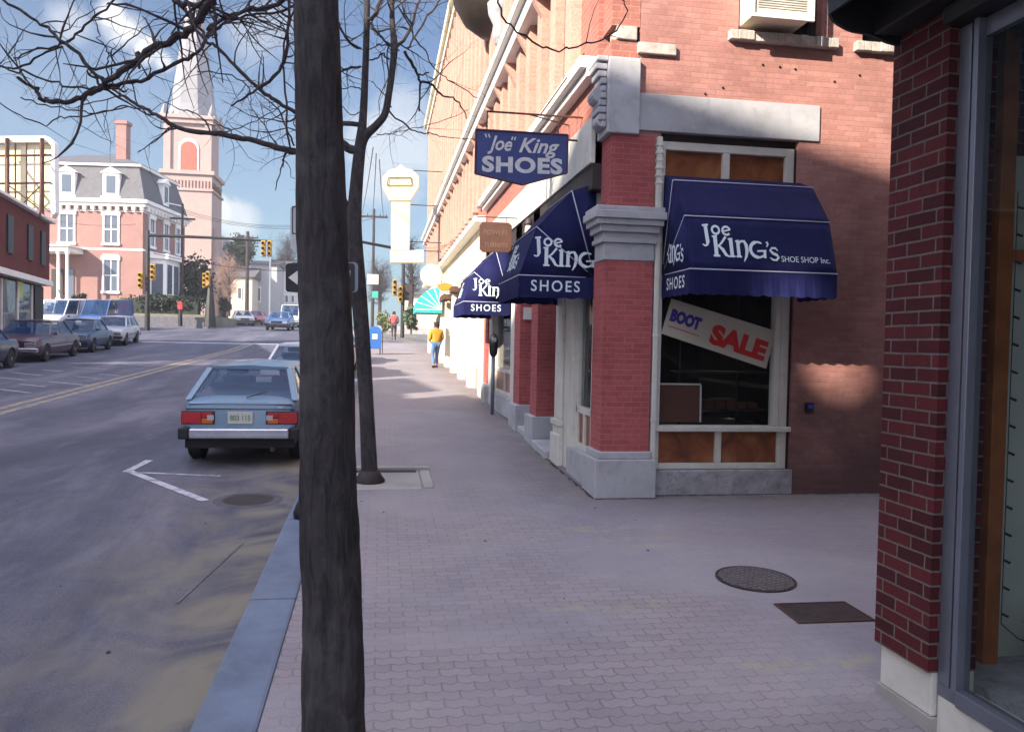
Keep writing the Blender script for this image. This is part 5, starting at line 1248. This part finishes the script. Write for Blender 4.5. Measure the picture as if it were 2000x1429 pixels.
# retaining wall, hedge, shrubs
lw = P(240, 612, 61.5); lw2 = P(440, 615, 61.5)
solo('retaining_wall', MB().box(lw.x-6, lw2.x-1.2, 61.4, 61.9, zg(61)-.3, 3.35), M['shadedstone'], 'low grey retaining wall under the dark hedge', 'wall', ((lw.x+lw2.x)/2, 61.6, zg(61)))
struct('house_lot', MB().box(-45, lw2.x-1.25, 61.9, 110, 2.3, 3.55), M['ground'])
random.seed(9); a = P(242, 600, 63); b = P(392, 600, 63); m = MB()
cx = (a.x+b.x)/2
foliage(m, (0, 0, .75), ((b.x-a.x)/2, .9, .72), 4200, .13, gap=.22)
m.box((a.x-cx)+.1, (b.x-cx)-.1, -.5, .5, -.1, 1.0)
hd = thing('hedge', 'long dark clipped hedge in front of the mansard house', 'hedge', (cx, 63, 3.5)); build('leaves', m, M['hedge'], hd)
bush('shrub', 'pale green shrub at the corner of the brick house', 222, 600, 64, 32, 20, M['shrub'], seed=2)
bush('shrub', 'olive shrub under the house bay window', 320, 592, 65, 26, 16, M['shrub'], seed=3)
bush('shrub', 'dark bush beside the house porch steps', 165, 595, 64, 30, 18, M['hedge'], seed=4)
bush('shrub', 'low dark bush right of the church tower foot', 440, 612, 85, 30, 26, M['hedge'], seed=6)
far_tree('bare_tree', 'dark bare bushy tree between the house and the church tower', 380, 615, 508, 72, 56, M['hedge'], n=2400, seed=8)
# fire alarm post, street lamp pole
fa = P(352, 634, 60.5)
al = thing('alarm_post', 'short dark post with red box on top near the crossing', 'alarm post', (fa.x, 60.5, zg(60.5)-.0))
build('post', MB().tube([(0, 0, 0), (0, 0, 1.2)], [.16, .12], 10), M['black'], al); build('box', MB().box(-.16, .16, -.14, .14, 1.2, 1.6).prism([(-.2, -.18, 1.6), (.2, -.18, 1.6), (0, -.18, 1.8)], (0, .36, 0)), paint('alarm_red', (.5, .04, .05)), al, bevel=.02)
ls_ = P(355, 600, 70); L2 = thing('utility_pole', 'thin pole with pale lamp arm in front of the church tower', 'pole', (ls_.x, 70, 3.5))
zz = P(355, 398, 70).z-3.5
build('pole', MB().tube([(0, 0, 0), (0, 0, zz)], [.13, .09], 8), M['bark2'], L2); build('lamp_arm', MB().tube([(0, 0, zz-.2), (-1.2, 0, zz), (-1.6, 0, zz-.1)], .05, 6).box(-1.9, -1.2, -.15, .15, zz-.25, zz-.08), M['trim'], L2)
build('crossarm', MB().box(-1., 1., -.06, .06, zz-1.3, zz-1.15), M['bark2'], L2)

# ------------------------------------------------------------------ church
TX0, TX1, TY, TD = -25.6, -20.0, 100., 6.0; tb = 3.6
ch = thing('church', 'pale brick church tower with arched belfry and tall grey spire', 'church', ((TX0+TX1)/2, TY, tb))
def cpz(y): return P(360, y, 100).z
zb1, zb2, zc = cpz(335), cpz(240), cpz(232)
def cp_(name, mb, mat, parent=None, **k): return build(name, mb, mat, parent or ch, world=(parent is None), **k)
tw_ = cp_('tower', MB().box(TX0, TX1, TY, TY+TD, tb-1, zb1).box(TX0+.35, TX1-.35, TY+.35, TY+TD-.35, zb1, zb2), M['churchb'])
build('belt_course', MB().box(TX0-.3, TX1+.3, TY-.3, TY+TD+.3, zb1-.3, zb1+.15).box(TX0-.2, TX1+.2, TY-.2, TY+TD+.2, cpz(372), cpz(368)), M['churchb'], tw_)
m = MB()
for k in range(14): m.box(TX0+.3+k*.38, TX0+.44+k*.38, TY-.04, TY-.001, cpz(366), cpz(352))
for k in range(14): m.box(TX1+.001, TX1+.04, TY+.3+k*.38, TY+.44+k*.38, cpz(366), cpz(352))
cp_('corbel_table', m, M['rust'])
m = MB().box(TX0-.1, TX1+.1, TY-.1, TY+TD+.1, zb2, zb2+.5).box(TX0-.35, TX1+.35, TY-.35, TY+TD+.35, zb2+.5, zb2+.9)
m.box(TX0+.1, TX0+.9, TY+.1, TY+.349, zb1+.15, zb2).box(TX1-.9, TX1-.1, TY+.1, TY+.349, zb1+.15, zb2)
cp_('belfry_cornice', m, M['churchb'], bevel=.03)
def archpts(cx, z0, z1, r, y): return [(cx-r, y, z0), (cx+r, y, z0)]+[(cx+r*cos(pi*k/10), y, z1-r+r*sin(pi*k/10)) for k in range(11)]
o = cp_('belfry_arch', MB().prism(archpts((TX0+TX1)/2+.1, zb1+.2, cpz(268), 1.15, TY+.25), (0, .1, 0)), M['stone'])
build('louvre', MB().prism(archpts((TX0+TX1)/2+.1, zb1+.2, cpz(275), .9, TY+.2), (0, .05, 0)), paint('red_louvre', (.36, .08, .05)), o)
m = MB().prism([(TX1+.02, TY+.8, tb), (TX1+.02, TY+3, tb), (TX1+.02, TY+3, cpz(440)), (TX1+.02, TY+.8, cpz(440))], (.5, 0, 0)); cp_('buttress', m, M['churchb'])
# octagonal spire: square base broached into a tall tapering point
cx_, cy_ = (TX0+TX1)/2, TY+TD/2; za = cpz(-115); zs = zb2+.9; m = MB()
prof = [(3.05, zs), (2.5, zs+1.6), (2.35, zs+3.0), (.05, za)]
for r, z in prof:
    for k in range(8): a = pi/8+k*pi/4; m.v.append((cx_+r*cos(a)*1.03, cy_+r*sin(a)*1.03, z))
for i in range(3):
    for k in range(8): k2 = (k+1) % 8; m.f.append((i*8+k, i*8+k2, (i+1)*8+k2, (i+1)*8+k))
cp_('spire', m, M['spire'])
for sx, sy in ((-1, -1), (1, -1), (1, 1), (-1, 1)): cp_('pinnacle', MB().lathe([(.5, zs), (.45, zs+.4), (.02, zs+1.6)], (cx_+sx*2.65, cy_+sy*2.65, 0), 4), M['spire'])
cp_('nave', MB().box(-27, -19.8, TY+TD+.01, TY+30, tb-1, 12).prism([(-27.3, TY+TD+.01, 12), (-19.5, TY+TD+.01, 12), (-23.4, TY+TD+.01, 17)], (0, 24, 0)), M['churchb'])

# ------------------------------------------------------------------ left brick shop with billboard
cn = P(97, 437, 41.0)
SH = thing('corner_shop', 'low dark red brick shop with shutters at the left edge', 'building', (cn.x, 41, zg(41)), .15)
hz_ = cn.z-zg(41)
def sp_(name, mb, mat, parent=None, **k): return build(name, mb, mat, parent or SH, **k)
sp_('wall', MB().box(-12, 0, -14, 0, hz_*.5+.1, hz_).box(-12, -.3, -14, -.1, -.3, hz_*.5+.1), M['shopb'])
sp_('eave', MB().box(-12.2, .25, -14.2, .2, hz_, hz_+.12), M['trim'], bevel=.02)
sp_('roof', frust(-12.1, .15, -14.1, .1, hz_+.121, hz_+1.1, 2.2), M['slate_dark'])
sp_('fascia', MB().box(-.3, .16, -14, .02, hz_*.5-.15, hz_*.5+.1), M['trim'], bevel=.02)
for y in (-1.4, -3.6, -6.6, -8.8): 
    o = sp_('shutter', MB().box(.001, .07, y-.38, y+.38, hz_*.5+.75, hz_-.55), M['black'])
for y0, y1 in ((-13.5, -7.2), (-6.8, -2.3)):
    o = sp_('shop_window', MB().box(-.299, -.22, y0, y1, .5, hz_*.5-.25), M['glasssmall']); build('mullion', MB().box(-.22, -.16, (y0+y1)/2-.05, (y0+y1)/2+.05, .5, hz_*.5-.25).box(-.22, -.16, y0-.06, y0, .3, hz_*.5-.25).box(-.22, -.16, y1, y1+.06, .3, hz_*.5-.25), M['trim'], o)
build('lit_poster', MB().box(-.219, -.2, -4.6, -3.7, 1.9, 2.6), paint('green_poster', (.45, .55, .2)), SH)
sp_('door_recess', MB().box(-.299, -.2, -1.7, -.2, 0, hz_*.5-.2), M['darkwood'])
# billboard (seen from behind)
bY = 39.; bl = thing('billboard', 'back of a white rooftop billboard with rusty steel frame', 'billboard', (P(60, 400, bY).x, bY, P(60, 420, bY).z-.3))
def bp_(pts, th, off=0): return MB().prism([tuple(P(x, y, bY)+Vector((0, off, 0))) for x, y in pts], (0, th, 0))
build('panel', bp_([(-60, 283), (100, 278), (103, 405), (-60, 400)], .1, .3), M['blinding'], bl, world=True)
fr_ = [(-60, 267), (88, 265), (98, 269), (106, 278), (108, 415), (100, 425), (98, 408), (100, 284), (92, 277), (-60, 279)]
build('rounded_edge', bp_(fr_, .5), M['trim'], bl, world=True)
m = MB()
for x in (14, 82): m.tube([P(x, 270, bY-.1), P(x, 425, bY-.1)], .10, 4)
for x in (30, 52, -20): m.tube([P(x, 280, bY+.1), P(x, 412, bY+.1)], .035, 4)
for y in (303, 357): m.tube([P(-40, y+2, bY-.05), P(100, y, bY-.05)], .05, 4)
m.tube([P(14, 360, bY-.1), P(82, 412, bY-.1)], .03, 4).tube([P(82, 360, bY-.1), P(30, 412, bY-.1)], .03, 4).tube([P(14, 300, bY), P(14, 420, bY-2)], .05, 4).tube([P(82, 300, bY), P(78, 425, bY-2)], .05, 4)
build('steel_frame', m, M['rust'], bl, world=True)

# ------------------------------------------------------------------ traffic signals
def signal_head(par, c, mat=None, face=0, lit=None):
    h = build('signal_head', MB().box(c[0]-.14, c[0]+.14, c[1]-.12, c[1]+.12, c[2]-.52, c[2]+.52), M['yellow'], par, bevel=.03)
    for k, cc in enumerate(((.30, .02, .02), (.3, .2, .02), (.02, .2, .08))):
        z = c[2]+.33-k*.33
        build('visor', MB().lathe([(.12, 0), (.12, -.18), (.105, -.18), (.105, 0)], (c[0], c[1]-.12, z), 12, 'y'), M['yellow'], h)
        build('lens', MB().lathe([(.001, 0), (.10, -.01), (.1, 0)], (c[0], c[1]-.13, z), 12, 'y'), M['black'] if lit != k else emit('lit_lens', (1, .1, .05), 2), h)
    return h
Y = 54.
a = P(288, 600, Y); zt_ = P(288, 459, Y).z; SG = thing('traffic_signal', 'long black mast arm with yellow signals over the left crossing', 'traffic signal', (a.x, Y, zg(Y)))
hzt = zt_-zg(Y); e = P(532, 471, Y); dx = e.x-a.x; ze = e.z-zg(Y)
build('pole', MB().tube([(0, 0, 0), (0, 0, hzt+.3)], [.16, .11], 10), M['black'], SG)
build('mast_arm', MB().tube([(0, 0, hzt), (dx*.5, 0, hzt*.5+ze*.5+.03), (dx, 0, ze)], [.11, .09, .06], 8), M['black'], SG)
for xx in (515, 527): q = P(xx, 486, Y); signal_head(SG, (q.x-a.x, -.1, q.z-zg(Y)))
for xx, yy_ in ((300, 532), (276, 548)): q = P(xx, yy_, Y); signal_head(SG, (q.x-a.x, -.1, q.z-zg(Y)))
Y = 60.; a = P(410, 625, Y); S2 = thing('traffic_signal', 'stout dark post with yellow signal showing red, left of the tower foot', 'traffic signal', (a.x, Y, zg(Y)))
build('pole', MB().tube([(0, 0, 0), (0, 0, 1.6), (0, 0, 3.6)], [.42, .3, .10], 8), M['black'], S2); q = P(408, 545, Y); signal_head(S2, (q.x-a.x, -.3, q.z-zg(Y)), lit=2); signal_head(S2, (q.x-a.x-.3, .1, q.z-zg(Y)-.1))
Y = 52.; a = P(786, 640, Y); S3 = thing('traffic_signal', 'traffic signal pole with yellow heads at the far right crossing', 'traffic signal', (a.x, Y, zg(Y)))
zp = P(786, 488, Y).z-zg(Y); build('pole', MB().tube([(0, 0, 0), (0, 0, zp)], [.13, .1], 8), M['black'], S3)
e = P(600, 452, Y-4); build('mast_arm', MB().tube([(0, 0, zp), (e.x-a.x, -4, e.z-zg(Y))], [.10, .07], 8), M['black'], S3)
for xx, yy_ in ((771, 562), (782, 575)): q = P(xx, yy_, Y); signal_head(S3, (q.x-a.x, -.2, q.z-zg(Y)))
build('sign_plate', MB().box(.1, .55, -.15, -.12, 2.4, 3.4), M['steel'], S3)

# ------------------------------------------------------------------ poles and wires
def upole(label, px, pyb, pyt, Y, arms=1, mat=None, r=.14):
    a = P(px, pyb, Y); zt = P(px, pyt, Y).z-a.z; A = thing('utility_pole', label, 'pole', (a.x, Y, a.z))
    build('pole', MB().tube([(0, 0, -.5), (0, 0, zt)], [r, r*.7], 8), mat or M['bark2'], A)
    if arms:
        m = MB()
        for k in range(arms): m.box(-1.1, 1.1, -.06, .06, zt-.7-k*.9, zt-.56-k*.9)
        for x in (-1, -.5, .5, 1): m.tube([(x, 0, zt-.56), (x, 0, zt-.4)], .04, 5)
        build('crossarm', m, mat or M['bark2'], A)
    return A
upole('utility pole with crossarm standing alone against the sky right of the slim tree', 727, 640, 408, 66)
upole('brown utility pole among the pale houses beyond the crossing', 482, 615, 452, 88, 2, r=.22)
upole('thin white pole just right of the brown utility pole', 526, 612, 500, 80, 0, M['trim'], r=.09)
m = MB()
def wire(a, b, sag=.5, r=.012):
    a, b = Vector(a), Vector(b); m.tube([a.lerp(b, k/8)-Vector((0, 0, sag*4*(k/8)*(1-k/8))) for k in range(9)], r, 4)
tp_ = P(727, 420, 66)
for k in (-1, 0, 1):
    wire(tp_+Vector((k, 0, 0)), P(735+k*6, 300+k*12, 20), .6); wire(tp_+Vector((k, 0, 0)), P(350+k*6, 410+k*6, 70), 1.2, .015)
wire(P(300, 495, 56), P(600, 530, 56), .3, .02); wire(P(355, 420, 70), P(95, 430, 60), .6)
solo('overhead_wires', m, M['black'], 'thin black overhead wires strung between the poles', 'wires', tp_)

# ------------------------------------------------------------------ distant houses and trees
def simple_house(label, x0, x1, yb, ye, yr, Y, dep, mat, rmat, name='house', gable='x', wins=(), seed=0):
    a, b = P(x0, yb, Y), P(x1, yb, Y); z0 = a.z; h1 = P(x0, ye, Y).z-z0; h2 = P(x0, yr, Y).z-z0; W_ = b.x-a.x
    A = thing(name, label, 'house', (a.x, Y, z0))
    build('wall', MB().box(0, W_, 0, dep, -1, h1), mat, A)
    if gable == 'x': r = MB().prism([(-.3, -.4, h1), (-.3, dep+.4, h1), (-.3, dep/2, h2)], (W_+.6, 0, 0))
    else: r = MB().prism([(-.4, -.3, h1), (W_+.4, -.3, h1), (W_/2, -.3, h2)], (0, dep+.6, 0))
    build('roof', r, rmat, A)
    for (px, py0, py1, wp) in wins:
        q0, q1 = P(px, py1, Y), P(px, py0, Y); ww = wp*Y/FPX/2; xx = q0.x-a.x
        f = build('window', MB().box(xx-ww, xx+ww, -.08, -.001, q0.z-z0, q1.z-z0), M['trim'], A); build('pane', MB().box(xx-ww*.7, xx+ww*.7, -.1, -.081, q0.z-z0+.15, q1.z-z0-.15), M['glasssmall'], f)
    return A
hw = paint('clapboard_white', (.62, .60, .56), .7, .08, 2); hg = paint('clapboard_grey', (.36, .36, .36), .7, .1, 2); hc = paint('clapboard_tan', (.52, .46, .36), .7, .1, 2)
simple_house('pale house with tall gable right of the church tower', 424, 458, 610, 480, 462, 115, 10, hw, M['slate_dark'], wins=[(440, 492, 506, 7), (432, 530, 545, 6)])
simple_house('tan house with porch behind the far white car', 446, 492, 610, 540, 515, 100, 10, hc, M['slate_dark'], wins=[(468, 560, 585, 8)])
simple_house('grey clapboard house beyond the thin white pole', 488, 540, 612, 515, 500, 105, 12, hg, M['slate_dark'], wins=[(505, 560, 590, 8), (500, 530, 545, 6)])
simple_house('long pale building with small balconies left of the trunk', 532, 592, 612, 508, 498, 112, 14, hw, M['slate_dark'], wins=[(545, 520, 532, 7), (545, 545, 557, 7), (560, 575, 592, 6), (572, 575, 592, 6)])
simple_house('low white building far down the street between the trunks', 596, 640, 618, 560, 545, 130, 12, hw, M['slate_dark'])
simple_house('pale building at the end of the right sidewalk', 795, 835, 640, 575, 555, 75, 12, hc, M['slate_dark'], wins=[(812, 590, 615, 8)])
far_tree('conifer', 'green conifer behind the brown utility pole', 470, 560, 468, 110, 50, M['conifer'], n=1400, seed=11)
far_tree('bare_tree', 'rusty brown bare tree at the foot of the pale gable house', 446, 612, 490, 92, 60, M['rustleaf'], seed=12, bare=True)
far_tree('bare_tree', 'bare tree right of the traffic pole at the end of the street', 800, 630, 430, 68, 60, M['bark2'], seed=13, bare=True)
far_tree('bare_tree', 'bare tree far behind the mailbox', 740, 630, 500, 95, 70, M['bark2'], seed=14, bare=True)
far_tree('bare_tree', 'bare tree behind the long pale building', 560, 600, 440, 125, 70, M['bark2'], seed=15, bare=True)
bush('evergreen_bush', 'round dark green bush near the end of the right sidewalk', 803, 640, 50, 22, 34, M['conifer'], n=700, seed=16)
bush('evergreen_bush', 'olive bush between utility pole and traffic signal', 752, 640, 60, 22, 30, M['shrub'], n=500, seed=17)

# ------------------------------------------------------------------ mailbox, people, small street things
mbx = thing('mailbox', 'blue mailbox with white emblem beside the slim tree', 'mailbox', (P(733, 680, 36).x-.02, 36, zg(36)))
prof_ = [(-.28, .25), (.28, .25), (.28, 1.0)]+[(.28*cos(pi*k/10), 1.0+.25*sin(pi*k/10)) for k in range(1, 10)]+[(-.28, 1.0)]
build('body', MB().prism([(x, -.25, z) for x, z in prof_], (0, .5, 0)), M['mailblue'], mbx, bevel=.01)
for x in (-.23, .23):
    for y in (-.2, .2): build('leg', MB().box(x-.03, x+.03, y-.03, y+.03, 0, .25), M['steel'], mbx)
build('emblem', MB().box(-.12, .10, -.262, -.251, .68, .9), M['trim'], mbx)
build('rail', MB().tube([(.33, -.2, .05), (.33, -.2, 1.2), (.33, .2, 1.2), (.33, .2, .05)], .025, 6), M['steel'], mbx)
gs = thing('street_sign', 'pale post sign with small green plate beyond the mailbox', 'sign', (P(727, 640, 46).x, 46, zg(46)))
build('pole', MB().tube([(0, 0, 0), (0, 0, 3.3)], .03, 6), M['steel'], gs); q = P(727, 548, 46); build('upper_plate', MB().box(-.32, .3, -.03, -.01, q.z-zg(46)-.2, q.z-zg(46)+.35), M['trim'], gs); q = P(730, 575, 46); build('green_plate', MB().box(-.05, .3, -.05, -.031, q.z-zg(46)-.2, q.z-zg(46)+.18), paint('green_plate', (.05, .35, .28)), gs)
def person(label, loc, rz, jm, lm, s=1.):
    A = thing('person', label, 'person', loc, rz)
    def skin(name, verts, edges, rad, mat, par, lvl=2):
        me = bpy.data.meshes.new(name); me.from_pydata([(x*s, y*s, z*s) for x, y, z in verts], edges, []); o = bpy.data.objects.new(name+'_tmp', me); C.objects.link(o)
        o.modifiers.new('skin', 'SKIN'); 
        for i, r in enumerate(rad): me.skin_vertices[0].data[i].radius = (r[0]*s, r[1]*s) if hasattr(r, '__len__') else (r*s, r*s)
        me.skin_vertices[0].data[0].use_root = True
        sb = o.modifiers.new('sub', 'SUBSURF'); sb.levels = lvl; sb.render_levels = lvl
        dg = bpy.context.evaluated_depsgraph_get(); nm = bpy.data.meshes.new_from_object(o.evaluated_get(dg)); bpy.data.objects.remove(o)
        return build(name, nm, mat, par, smooth=True)
    J = [(0, 0, .95), (0, .0, 1.15), (0, .01, 1.38), (0, .02, 1.48), (0, .05, 1.60), (0, .05, 1.70),
         (-.19, 0, 1.40), (-.25, -.02, 1.13), (-.20, .14, .98), (.19, 0, 1.40), (.25, -.02, 1.13), (.20, .14, .98),
         (-.09, 0, .90), (-.10, .10, .50), (-.10, -.05, .09), (-.10, .09, .04), (.09, 0, .90), (.10, .16, .50), (.10, .16, .09), (.10, .30, .04)]
    E = [(0, 1), (1, 2), (2, 3), (3, 4), (4, 5), (2, 6), (6, 7), (7, 8), (2, 9), (9, 10), (10, 11), (0, 12), (12, 13), (13, 14), (14, 15), (0, 16), (16, 17), (17, 18), (18, 19)]
    Rr = [(.15, .11), (.14, .10), (.16, .11), .055, .085, .075, .06, .045, .032, .06, .045, .032, .085, .06, .042, .035, .085, .06, .042, .035]
    bd = skin('body', J, E, Rr, M['skin'], A)
    JJ = [(0, 0, .88), (0, 0, 1.12), (0, .01, 1.36), (0, .02, 1.47), (-.20, 0, 1.39), (-.265, -.02, 1.13), (-.215, .12, 1.0), (.20, 0, 1.39), (.265, -.02, 1.13), (.215, .12, 1.0)]
    skin('jacket', JJ, [(0, 1), (1, 2), (2, 3), (2, 4), (4, 5), (5, 6), (2, 7), (7, 8), (8, 9)], [(.19, .15), (.19, .15), (.20, .15), .085, .085, .07, .055, .085, .07, .055], jm, bd)
    skin('jeans', [J[0], J[12], J[13], (J[14][0], J[14][1], .12), J[16], J[17], (J[18][0], J[18][1], .12)], [(0, 1), (1, 2), (2, 3), (0, 4), (4, 5), (5, 6)], [(.165, .125), .105, .08, .06, .105, .08, .06], lm, bd)
    skin('hair', [(0, .02, 1.63), (0, .03, 1.72), (0, -.01, 1.60)], [(0, 1), (0, 2)], [.095, .085, .06], M['hair'], bd)
    for sx, yy_ in ((-1, -.02), (1, .19)): build('shoe', MB().lathe([(.05, 0), (.06, .02), (.055, .07), (.03, .1)], (sx*.10*s, yy_*s, 0), 8), M['black'], bd)
    return A
q = PG(852, 718); person('person in a puffy yellow jacket and blue jeans walking beside the facade', (q.x-.02, q.y, zg(q.y)), .3, M['jacket'], M['jeans'], .92)
q = P(769, 650, 50); person('person in dark red clothes walking far up the sidewalk', (q.x, 50, zg(50)), 0, paint('maroon_coat', (.3, .08, .08)), paint('dark_trousers', (.08, .05, .07)), 1.)
random.seed(2)
m = MB()
for k in range(26):
    x = random.uniform(-.4, 2.4) if k % 2 else random.uniform(-5, -1.2); y = random.uniform(3.5, 9); z = zg(y)+(0.003 if x > -.5 else -.136); s_ = random.uniform(.006, .018)
    m.poly([(x-s_, y, z), (x, y-s_*1.3, z+.004), (x+s_, y, z), (x, y+s_*.8, z+.006)])
solo('litter', m, M['darkwood'], 'scattered dry leaf bits on the pavement and road', 'litter', (0, 6, zg(6)), kind='stuff')

for k, (yy_, hh__, sd_) in enumerate(((21.6, 7.6, 41), (24.3, 8.2, 42), (27.4, 7.2, 43))):  # unseen trees added to break up the sun on the left road
    random.seed(sd_); A = thing('dapple_tree', ('tall', 'taller middle', 'far')[k]+' evergreen added outside the left edge to dapple the road', 'tree', (-14.9, yy_, zg(yy_)), 0, 'evergreens added off frame to dapple the road')
    build('trunk', MB().tube([(0, 0, -.1), (0, 0, hh__*.8)], [.16, .07], 8), M['bark2'], A)
    cr = MB(); foliage(cr, (0, 0, hh__*.52), (1.0, 1.5, hh__*.46), 260, .22, gap=.3); build('crown', cr, M['conifer'], A)
# ------------------------------------------------------------------ the unseen building across the street, shaped to cast the shade
from mathutils.geometry import tessellate_polygon
XO = -16.0
OB = thing('shade_building', 'unseen tall stepped building across the street, outline shaped to throw the shade', 'building', (XO, -10, 0))
prof_ = [(-40, 16), (-24, 16), (-15, 21.9), (-9.0, 18.6), (-6.66, 17.37), (3.36, 13.1), (4.4, 12.9), (4.41, 11.6), (5.6, 11.6), (5.61, 12.6), (9.9, 12.3), (9.91, 11.1), (10.7, 11.1), (10.71, 12.4), (12.4, 12.3), (12.41, 10.9), (13.2, 10.9), (13.21, 12.0), (15.4, 11.8), (15.41, 10.4), (19.5, 10.2)]  # roofline and notches traced back from the wanted shade edges
def roofz(y):
    for (a, za), (b, zb) in zip(prof_, prof_[1:]):
        if y <= b: return za+(zb-za)*(y-a)/(b-a)
    return prof_[-1][1]
th = .06; m = MB(); cyo, czo = -8.61, 16.02; h0, h1 = -9.2, -8.05
def col(a, b, z0, za, zb): m.add([(XO-th, a, z0), (XO, a, z0), (XO, b, z0), (XO-th, b, z0), (XO-th, a, za), (XO, a, za), (XO, b, zb), (XO-th, b, zb)], [(0,3,2,1),(4,5,6,7),(0,1,5,4),(1,2,6,5),(2,3,7,6),(3,0,4,7)])
ys_ = sorted([p[0] for p in prof_]+[h0, h1])
for a, b in zip(ys_, ys_[1:]):
    if a >= h0-1e-6 and b <= h1+1e-6: continue
    col(a, b, -1, roofz(a+1e-4), roofz(b-1e-4))
nc = 24
for i in range(nc):                       # slanting slot added to the front to throw one patch of sun
    a = h0+(h1-h0)*i/nc; b = h0+(h1-h0)*(i+1)/nc; y = (a+b)/2; zs_ = []
    for k in range(400):
        z = czo-1.2+2.4*k/400; p_, q_ = y-cyo, z-czo; e1, e2, e3, e4 = -.20, .38, .19, .07; dt = e1*e4-e3*e2; a_ = (p_*e4-e3*q_)/dt; b_ = (e1*q_-e2*p_)/dt
        if a_*a_+b_*b_ < 1: zs_.append(z)
    if zs_: col(a, b, -1, min(zs_), min(zs_)); col(a, b, max(zs_), roofz(a), roofz(b))
    else: col(a, b, -1, roofz(a), roofz(b))
build('shade_front', m, M['cream'], OB, world=True)  # thin screen cut to the shade outline, pale for bounce light
build('body', MB().box(XO-12, XO-th-.01, -40, 6, -3, 12).box(XO-12, XO-th-.01, 6.01, 19.4, -1, 9.4), M['facade'], OB, world=True)

# ------------------------------------------------------------------ thin haze volume added to wash out the distance
hb = MB().box(-150, 120, -60, 200, -6, 62)
t = NT('added_haze_air'); t.t.nodes.remove(t.b); pv = t.n('ShaderNodeVolumePrincipled'); pv.inputs['Density'].default_value = .0011; pv.inputs['Color'].default_value = (.93, .93, .95, 1); pv.inputs['Anisotropy'].default_value = .3
t.L(pv.outputs[0], t.out.inputs['Volume'])
stamp(build('haze', hb, t.m), 'pale thin haze added to wash out the far end of the street', 'haze', kind='stuff')
